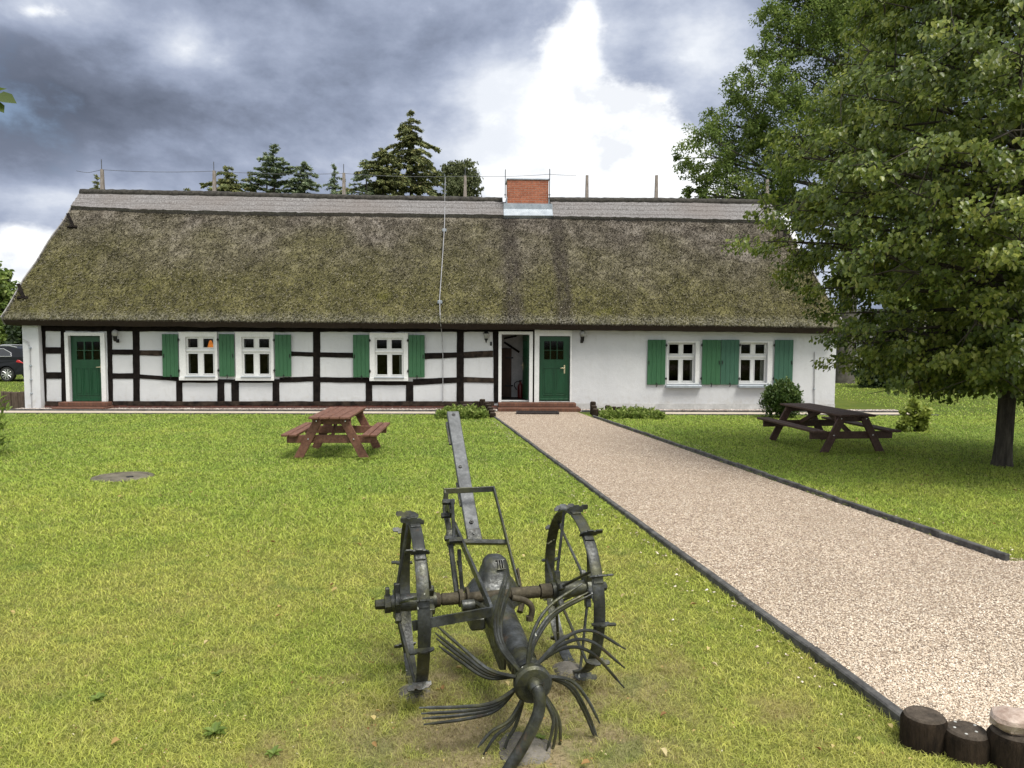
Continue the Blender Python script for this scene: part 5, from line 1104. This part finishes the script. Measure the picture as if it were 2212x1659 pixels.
def herb_bed(x0, x1, y0, y1, n, h, label):
    c = ((x0+x1)/2, (y0+y1)/2); z0 = gz(*c); t = empty('herb_bed', (c[0], c[1], z0), 0, label=label, cat='flower bed', group='herb beds beside the path mouth'); P = []; D = []; Sz = []
    sm = MB(); k = int(n/26)
    for i in range(k):
        x, y = rng.uniform(x0, x1), rng.uniform(y0, y1); hh = h*rng.uniform(.35, 1.15)*(1-.5*abs((x-c[0])/((x1-x0)/2))**3); d = np.array([rng.normal()*.25, rng.normal()*.25, 1])
        sm.tube([(x-c[0], y-c[1], -.02), (x-c[0]+d[0]*hh*.5, y-c[1]+d[1]*hh*.5, hh*.55), (x-c[0]+d[0]*hh, y-c[1]+d[1]*hh, hh)], .004, 4)
        s_ = rng.random(26)**.7; P.append(np.stack([x-c[0]+d[0]*hh*s_, y-c[1]+d[1]*hh*s_, hh*s_], 1)); D.append(sph(26)*.75+np.array([0, 0, .55])); Sz.append(rng.uniform(.05, .13, 26))
    sm.build('stem', M['herb'], t); P = np.concatenate(P); leaf_mesh('foliage', P, np.concatenate(D), np.concatenate(Sz), rng.random(len(P)), M['herb'], t, LEAF*np.array([.45, 1, 1]), sph(len(P))*.5+np.array([0, 0, 1])); return t
herb_bed(-2.05, -.68, 20.2, 21.9, 5200, .24, 'low bright green herbs below the left log palisade')
herb_bed(2.45, 4.15, 20.5, 21.9, 3400, .24, 'feathery green herbs among logs right of the path')
# ---- young tree beyond the left edge whose leaf tips reach into the picture
t = empty('young_lime_tree', (-4.4, 3.2, gz(-4, 3.2)), 0, label='leaf tips of a young tree entering at the upper left edge', cat='tree'); b = Vector(t.location)
MB().tube([(0, 0, -.1), (.02, 0, 1.4), (-.02, .02, 2.7), (0, 0, 4.4)], [.06, .045, .035, .01], 10).build('trunk', M['bark'], t, True)
lp = PY(16, 222, 3.0); lm = MB(); e = lp+Vector((-.06, .02, .03))-b; limb(lm, (0, 0, 2.3), e, .014, .003, .12)
ends = [(-.6, .1, 3.5), (.3, .5, 3.9), (-.4, -.4, 3.9), (.1, -.2, 4.5), (.5, .1, 3.4)]
for q in ends: limb(lm, (0, 0, q[2]-.8), q, .012, .004, .05)
lm.build('branch', M['bark'], t, True)
C = np.array([tuple(e+Vector((-.38, .05, .04)))]+ends); P, c = clump_leaves(C, np.array([.2]+[.45]*5), 40); n = len(P); D = sph(n)*.6+np.array([.1, 0, -.7]); tint = rng.random(n)*.7
P2 = np.array([tuple(e), tuple(e+Vector((-.005, -.01, -.03))), tuple(e+Vector((-.03, .02, .02)))]); D2 = np.array([[.9, .0, -.25], [.8, -.2, -.55], [.55, .2, .25]])
leaf_mesh('crown', np.concatenate([P, P2]), np.concatenate([D, D2]), np.concatenate([rng.uniform(.06, .1, n), [.085, .065, .06]]), np.concatenate([tint, [.1, .05, .15]]), M['lime'], t, LEAF, sph(n+3)*.5+np.array([0, -.5, .8]))
# ================================================================== BACKGROUND BUILDINGS
t = empty('stone_barn', (17.3, 41.0, 0), 0, label='grey stone outbuilding wall glimpsed right of the house corner', cat='barn')
MB().box(-1.6, 1.0, 0, 5, 0, 2.1).build('wall', M['rubble'], t)
MB().add([(-1.8, -.2, 2.05), (1.2, -.2, 2.05), (1.2, 2.5, 3.4), (-1.8, 2.5, 3.4), (-1.8, 5.2, 2.05), (1.2, 5.2, 2.05)], [(0, 1, 2, 3), (3, 2, 5, 4), (0, 3, 4), (1, 5, 2)]).build('roof', M['thatch_under'], t)
t = empty('white_outbuilding', (24.3, 50, 0), 0, label='low white outbuilding far behind the lime tree', cat='outbuilding'); MB().box(-2.4, 3.5, 0, 5, .55, 2.3).build('wall', M['plaster'], t); MB().box(-2.45, 3.55, -.05, 5.05, 0, .549).build('plinth', M['plinth_grey'], t)
MB().add([(-2.7, -.4, 2.25), (3.8, -.4, 2.25), (3.8, 2.5, 4.2), (-2.7, 2.5, 4.2), (-2.7, 5.4, 2.25), (3.8, 5.4, 2.25)], [(0, 1, 2, 3), (3, 2, 5, 4), (0, 3, 4), (1, 5, 2)]).build('roof', M['concrete'], t)
MB().box(-1.6, -.7, -.03, .03, 1.1, 1.9, .01).build('window', M['carglass'], t); MB().box(1.2, 2.1, -.03, .03, 1.1, 1.9, .01).build('window', M['carglass'], t)
# ================================================================== GRASS, PEBBLES, LITTER
def house_clear(x, y): 
    q = (y-YF)*ua.x-x*ua.y; px_ = x*ua.x+(y-YF)*ua.y
    return (q > -2.0) & (px_ > XL-.7) & (px_ < XR+2.2) & (q < 8.3)
MH = G(265, 1032)
def sample_lawn(n, y0, y1, pw, extra=.35):
    u = rng.random(n); a = 1-pw
    y = (y0**a+(y1**a-y0**a)*u)**(1/a) if abs(a) > 1e-3 else y0*(y1/y0)**u
    x = (rng.random(n)*2-1)*(.69*y+extra); ok = ~in_path(x, y) & ~house_clear(x, y) & (np.hypot(x-MH.x, y-MH.y) > .40)
    for (lx_, ly_) in logrow: ok &= np.hypot(x-lx_, y-ly_) > .09
    # worn, bare ground round the digger's wheels
    dd_ = np.minimum(np.hypot(x-a_l[0], (y-a_l[1])*.8), np.hypot(x-a_r[0], (y-a_r[1])*.8)); bare = np.minimum(dd_/.30, np.hypot(x-.15, (y-3.3)*1.1)/.62)
    ok &= rng.random(n) < np.clip(bare, .10, 1)**.9
    return x[ok], y[ok]
a_l = w_(wl_); a_r = w_(wr_)
def gznp(y): return np.where(y > -8, np.maximum(0, SL*(YF-y)), SL*(YF+8))
def blades(name, x, y, h, w, label):
    n = len(x); P = np.stack([x, y, gznp(y)], 1); a = rng.random(n)*2*PI; sd = np.stack([np.cos(a), np.sin(a), 0*a], 1); ln = rng.normal(size=(n, 3))*np.array([.85, .85, 0]); h = h[:, None]; w = w[:, None]
    mid = P+ln*h*.35+np.array([0, 0, 1])*h*.50; tip = P+ln*h*1.0+np.array([0, 0, 1])*h*.62
    V = np.stack([P-sd*w*.5, P+sd*w*.5, mid+sd*w*.42, mid-sd*w*.42, tip], 1).reshape(-1, 3); b = np.arange(n)[:, None]*5
    tint = np.repeat(rng.random(n), 5)
    return tag(np_mesh(name, V, [b+np.array([[0, 1, 2, 3]]), b+np.array([[3, 2, 4]])], M['blade'], None, tint), label, 'grass', kind='stuff')
def clumpy(x, y): # tufts: vary height in patches
    return .7+.6*np.sin(x*3.1+np.sin(y*2.3)*2)*np.sin(y*2.7+np.cos(x*1.9)*2)*.5
x, y = sample_lawn(500000, 2.0, 9.5, .9); okb = rng.random(len(x)) > (y-6.5)/3; x, y = x[okb], y[okb]; s = np.clip(y/3.2, 1, 3)
blades('grass', x, y, rng.uniform(.012, .040, len(x))*(.75+.4*clumpy(x, y)), rng.uniform(.0018, .0036, len(x))*s**.8, 'short mossy grass in the foreground around the digger')
x, y = sample_lawn(390000, 6.5, 22.2, .9); okb = rng.random(len(x)) < (y-6.5)/3; x, y = x[okb], y[okb]; s = y/8
blades('grass', x, y, rng.uniform(.03, .065, len(x))*(.85+.3*clumpy(x, y)), rng.uniform(.006, .010, len(x))*s**.8, 'green lawn grass between the digger and the house')
n = 16000; y = rng.uniform(3.5, 21, n); sd_ = rng.random(n) < .6; x = np.where(sd_, LX(y)-.062-rng.exponential(.018, n), RX(y)+.062+rng.exponential(.018, n)); ok = (sd_ | (y > YE))
k_ = 1500; a_ = rng.random((6, k_))*2*PI; cx0 = [a_l[0], a_r[0], -3.45, -2.4, 5.5, 6.5]; cy0 = [a_l[1]-.1, a_r[1]-.1, 12.6, 12.6, 13.7, 13.75]; rr_ = np.array([.16, .16, .12, .12, .14, .14])[:, None]*(.6+.8*rng.random((6, k_)))
x = np.concatenate([x[ok], (np.array(cx0)[:, None]+np.cos(a_)*rr_).ravel()]); y = np.concatenate([y[ok], (np.array(cy0)[:, None]+np.sin(a_)*rr_).ravel()]); okp = ~in_path(x, y); x, y = x[okp], y[okp]
blades('grass', x, y, rng.uniform(.03, .085, len(x)), .0028*np.clip(y/3, 1, 4), 'longer grass left along the kerbs and round the legs')
x, y = sample_lawn(70000, 21.5, 46, .4, 6); ok = (x > XR+1) | (x < XL-.7); x, y = x[ok], y[ok]
blades('grass', x, y, rng.uniform(.04, .09, len(x)), rng.uniform(.02, .035, len(x)), 'bright lawn beyond both ends of the house')
def pebbles(name, x, y, z, s, mat, label, parent=None):
    n = len(x); T = np.array([(1, 0, 0), (-1, 0, 0), (0, 1, 0), (0, -1, 0), (0, 0, 1), (0, 0, -1), (.62, .62, .45), (-.62, .62, .45), (.62, -.62, .45), (-.62, -.62, .45)])
    FT = [(4, 6, 7), (4, 7, 9), (4, 9, 8), (4, 8, 6), (6, 2, 7), (7, 1, 9), (9, 3, 8), (8, 0, 6), (0, 2, 6), (2, 1, 7), (1, 3, 9), (3, 0, 8)]
    sc = s[:, None]*np.stack([rng.uniform(.7, 1.35, n), rng.uniform(.6, 1.0, n), rng.uniform(.4, .7, n)], 1); a = rng.random(n)*2*PI; V = T[None]*sc[:, None, :]*(1+.18*rng.normal(size=(n, 10, 1)))
    c, s_ = np.cos(a)[:, None], np.sin(a)[:, None]; X = V[..., 0]*c-V[..., 1]*s_; Y = V[..., 0]*s_+V[..., 1]*c; tl = rng.normal(size=(n, 1))*.25; Z = V[..., 2]+X*tl
    V = np.stack([X+x[:, None], Y+y[:, None], Z+z[:, None]], 2).reshape(-1, 3); b = np.arange(n)[:, None]*10; F = np.concatenate([b+np.array(f)[None] for f in FT])
    return tag(np_mesh(name, V, [F], M[mat], parent, np.repeat(rng.random(n), 10)), label, 'gravel', kind='stuff')
n = 150000; y = (2.9**-.6+(22.8**-.6-2.9**-.6)*rng.random(n))**(-1/.6); x = rng.uniform(-1.5, 1, n)*0+rng.random(n)*(.69*y+.2-LX(y))+LX(y); ok = in_path(x, y); x, y = x[ok], y[ok]
n = len(x); sz = rng.uniform(.003, .0072, n)*(1+.045*(y-3)); pebbles('gravel', x, y, gznp(y)+.012+sz*.25, sz, 'pebble', 'loose beige and pink gravel covering the path')
n = 26000; lx = np.concatenate([rng.uniform(XL-.2, fx(1073, 886), n*6//10), rng.uniform(fx(1248, 886), XR+1.9, n*4//10)]); ly = rng.uniform(-.87, -.06, len(lx)); bx = lx*ua.x+ly*va.x; by = YF+lx*ua.y+ly*va.y
pebbles('drip_stones', bx, by, gznp(by)+.02, rng.uniform(.02, .042, len(lx)), 'pebble_white', 'white and pink drip stones along the house wall')
n = 700; y = rng.uniform(3.6, 20, n); sd_ = rng.random(n) < .5; x = np.where(sd_, LX(y)-.06-rng.exponential(.12, n), RX(y)+.06+rng.exponential(.12, n)); ok = ~((~sd_) & (y < YE)); x, y = x[ok], y[ok]
pebbles('spilled_gravel', x, y, gznp(y)+.02, rng.uniform(.006, .011, len(x))*(1+.03*y), 'pebble', 'stray gravel spilled over the kerbs into the grass')
# fallen leaves
x, y = sample_lawn(2600, 2.1, 10, 1.2); xb = rng.normal(size=700)*1.6+6.6; yb = rng.normal(size=700)*1.3+12.4; x = np.concatenate([x, xb]); y = np.concatenate([y, yb]); okb = ~in_path(x, y) & ~((x < RX(y)+.15) & (x > LX(y))); x, y = x[okb], y[okb]; n = len(x); tint = rng.random(n); P = np.stack([x, y, gznp(y)+.03], 1); D = sph(n)*np.array([1, 1, .25])
leafset = leaf_mesh('fallen_leaves', P, D, np.where(rng.random(n) < .07, rng.uniform(.025, .05, n), rng.uniform(.006, .016, n)), tint, M['litter'], None, LEAF*np.array([.8, 1, 2.2]), sph(n)*.4+np.array([0, 0, 1])); tag(leafset, 'fallen yellow and brown leaves scattered over the lawn', 'leaves', kind='stuff')
# weed rosettes in the turf
for px, py, lab in ((395, 1480//1, 'flat weed rosette in the lawn left of the digger'), (205, 1515, 'dark weed rosette in the grass'), (455, 1600, 'large weed rosette with a pale leaf at the bottom edge'), (590, 1640, 'bluish weed sprout at the bottom edge')):
    pass
for px, py, lab, k, sz in ((210, 1517, 'flat dark weed rosette left in the front lawn', 12, .05), (463, 1590, 'large weed rosette in the front lawn', 14, .06), (470, 1462, 'small pale weed sprout in the front lawn', 8, .04), (590, 1635, 'bluish weed sprout at the bottom edge left of the digger', 7, .05), (1170//1*1+0, 1600, 'weed with round leaves beside the bent pipe', 7, .035)):
    p = G(px, py); a = np.arange(k)*2*PI/k+rng.random(k)*.5; P = np.zeros((k, 3)); P[:, 2] = .012; D = np.stack([np.cos(a), np.sin(a), rng.uniform(.15, .6, k)], 1)
    o = leaf_mesh('weed', P, D, sz*rng.uniform(.7, 1.2, k), rng.random(k)*.5, M['herb'], None, LEAF*np.array([.6, 1, 1.5]), np.tile([0, 0, 1.0], (k, 1))); o.location = (p.x, p.y, gz(p.x, p.y)); tag(o, lab, 'weed', 'weeds in the lawn')
# ================================================================== SKY AND LIGHT
EXPO = 1.58; K = 1/(2**EXPO*.1)
SUN_AZ = Vector((.27, -.32, 0)).normalized(); SUN_EL = math.radians(62)
w = bpy.data.worlds.new('World'); S.world = w; w.use_nodes = True; nt = w.node_tree; nt.nodes.clear(); t = NT(nt)
dirv = t.n('ShaderNodeTexCoord').outputs['Generated']; sp = t.n('ShaderNodeSeparateXYZ'); t.l(dirv, sp.inputs[0]); X, Y, Z = sp.outputs
sky = t.n('ShaderNodeTexSky', sky_type='NISHITA'); sky.sun_disc = False; sky.sun_elevation = SUN_EL; sky.sun_rotation = math.atan2(SUN_AZ.x, SUN_AZ.y)
yc = t.math('MAXIMUM', Y, .08); gx = t.math('DIVIDE', X, yc); g_z = t.math('DIVIDE', Z, yc)
zc = t.math('ADD', t.math('MAXIMUM', Z, 0), .16)
cb = t.n('ShaderNodeCombineXYZ'); t.l(t.math('DIVIDE', X, zc), cb.inputs[0]); t.l(t.math('DIVIDE', Y, zc), cb.inputs[1])
plane = cb.outputs[0]
n_big = t.noise(t.map(plane, (1.0, .9, 1)), .85, 7, .58, .25); n_b2 = t.noise(t.map(dirv, (1, 1, 1.7)), 4.2, 7, .60, .2); n_f = t.noise(t.map(dirv, (1, 1, 1.5)), 11, 6, .62)
cl = t.math('ADD', t.math('ADD', t.math('MULTIPLY', n_big, .42), t.math('MULTIPLY', n_b2, .40)), t.math('MULTIPLY', n_f, .20))
def gpos(px, py): d = ray(px, py); return d.x/d.y, d.z/d.y
def blob(px, py, rx, ry):
    a, b = gpos(px, py); dx = t.math('MULTIPLY', t.math('SUBTRACT', gx, a), FPX/rx); dz = t.math('MULTIPLY', t.math('SUBTRACT', g_z, b), FPX/ry)
    return t.math('EXPONENT', t.math('MULTIPLY', t.math('ADD', t.math('MULTIPLY', dx, dx), t.math('MULTIPLY', dz, dz)), -1.0))
def blobs(L):
    acc = None
    for (px, py, rx, ry, wt) in L:
        v = t.math('MULTIPLY', blob(px, py, rx, ry), wt); acc = v if acc is None else t.math('ADD', acc, v)
    return acc
front = t.rng(Y, .15, .35)
light = t.math('MULTIPLY', blobs([(1270, 260, 300, 240, .07), (1120, 340, 130, 90, .10), (760, 200, 420, 160, .03), (70, 20, 140, 50, .16), (400, 90, 60, 60, .10), (330, 130, 150, 60, .08), (140, 430, 170, 40, .18), (200, 360, 100, 60, .08), (1090, 215, 120, 70, .17), (1120, 320, 100, 50, .14), (1560, 90, 110, 160, .14), (1450, 60, 120, 60, .05), (760, 330, 300, 60, .07), (60, 500, 120, 40, .10)]), front)
dark = t.math('MULTIPLY', blobs([(160, 200, 260, 110, .12), (620, 250, 260, 120, .06), (960, 60, 240, 70, .09), (1390, 130, 60, 70, .06), (330, 250, 140, 60, .04), (880, 150, 200, 60, .05), (1180, 50, 90, 40, .05)]), front)
v = t.math('SUBTRACT', t.math('ADD', t.math('MULTIPLY_ADD', t.math('SUBTRACT', cl, .5), 1.35, .52), light), dark)
ccol = t.ramp(v, [(.28, (.120, .142, .195)), (.40, (.195, .228, .310)), (.48, (.290, .338, .455)), (.56, (.40, .455, .59)), (.65, (.58, .635, .76)), (.76, (.86, .90, .97))])
hole = t.math('MULTIPLY', blobs([(1262, 40, 38, 60, .8), (1226, 125, 52, 65, .95), (1240, 190, 62, 60, 1.0), (1205, 255, 75, 55, .85), (1330, 215, 60, 38, .75), (1395, 235, 52, 45, .8), (1290, 300, 130, 80, 1.15), (1400, 330, 130, 65, 1.15), (1230, 375, 130, 55, 1.0), (1460, 410, 150, 60, 1.15), (1330, 410, 190, 55, 1.0), (1090, 400, 70, 45, .55), (1060, 260, 40, 25, .45), (25, 520, 90, 45, .85), (70, 570, 90, 55, 1.1), (20, 610, 120, 40, 1.0), (90, 25, 70, 18, .75)]), front)
hm = t.rng(t.math('ADD', hole, t.math('MULTIPLY', t.math('SUBTRACT', t.math('ADD', t.math('MULTIPLY', n_b2, .55), t.math('MULTIPLY', n_f, .45)), .5), 3.1)), .26, .92)
white = t.ramp(n_f, [(.36, (.90, .93, .98)), (.50, (1.15, 1.17, 1.19))])
c = t.mix(hm, ccol, white)
# unseen cloud overhead and behind the camera, brightened to light the scene
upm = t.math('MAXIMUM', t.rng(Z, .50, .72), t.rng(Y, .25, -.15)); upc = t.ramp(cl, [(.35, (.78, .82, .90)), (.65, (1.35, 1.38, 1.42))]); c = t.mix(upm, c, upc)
c = t.mix(t.rng(Z, -.02, .0, 1, 0), c, (.10, .12, .05))
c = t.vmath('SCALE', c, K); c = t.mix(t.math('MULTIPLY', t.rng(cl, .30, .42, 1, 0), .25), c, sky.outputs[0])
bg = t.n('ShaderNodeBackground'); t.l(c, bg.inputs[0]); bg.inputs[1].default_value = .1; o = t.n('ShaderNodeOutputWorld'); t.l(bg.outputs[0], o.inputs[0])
sd = bpy.data.lights.new('sun', 'SUN'); sd.energy = 1.5; sd.angle = math.radians(24); sd.color = (1.0, .955, .87)
so = bpy.data.objects.new('sun', sd); COL.objects.link(so); sdir = SUN_AZ*math.cos(SUN_EL)+Vector((0, 0, math.sin(SUN_EL))); so.rotation_euler = sdir.to_track_quat('Z', 'Y').to_euler(); so.location = (10, 0, 30)
S.view_settings.view_transform = 'Standard'; S.view_settings.look = 'None'; S.view_settings.gamma = 1; S.view_settings.exposure = EXPO
S.render.engine = 'CYCLES'; cy = S.cycles; cy.use_denoising = True; cy.max_bounces = 8; cy.transparent_max_bounces = 8; cy.diffuse_bounces = 4; cy.glossy_bounces = 3; cy.sample_clamp_indirect = 6
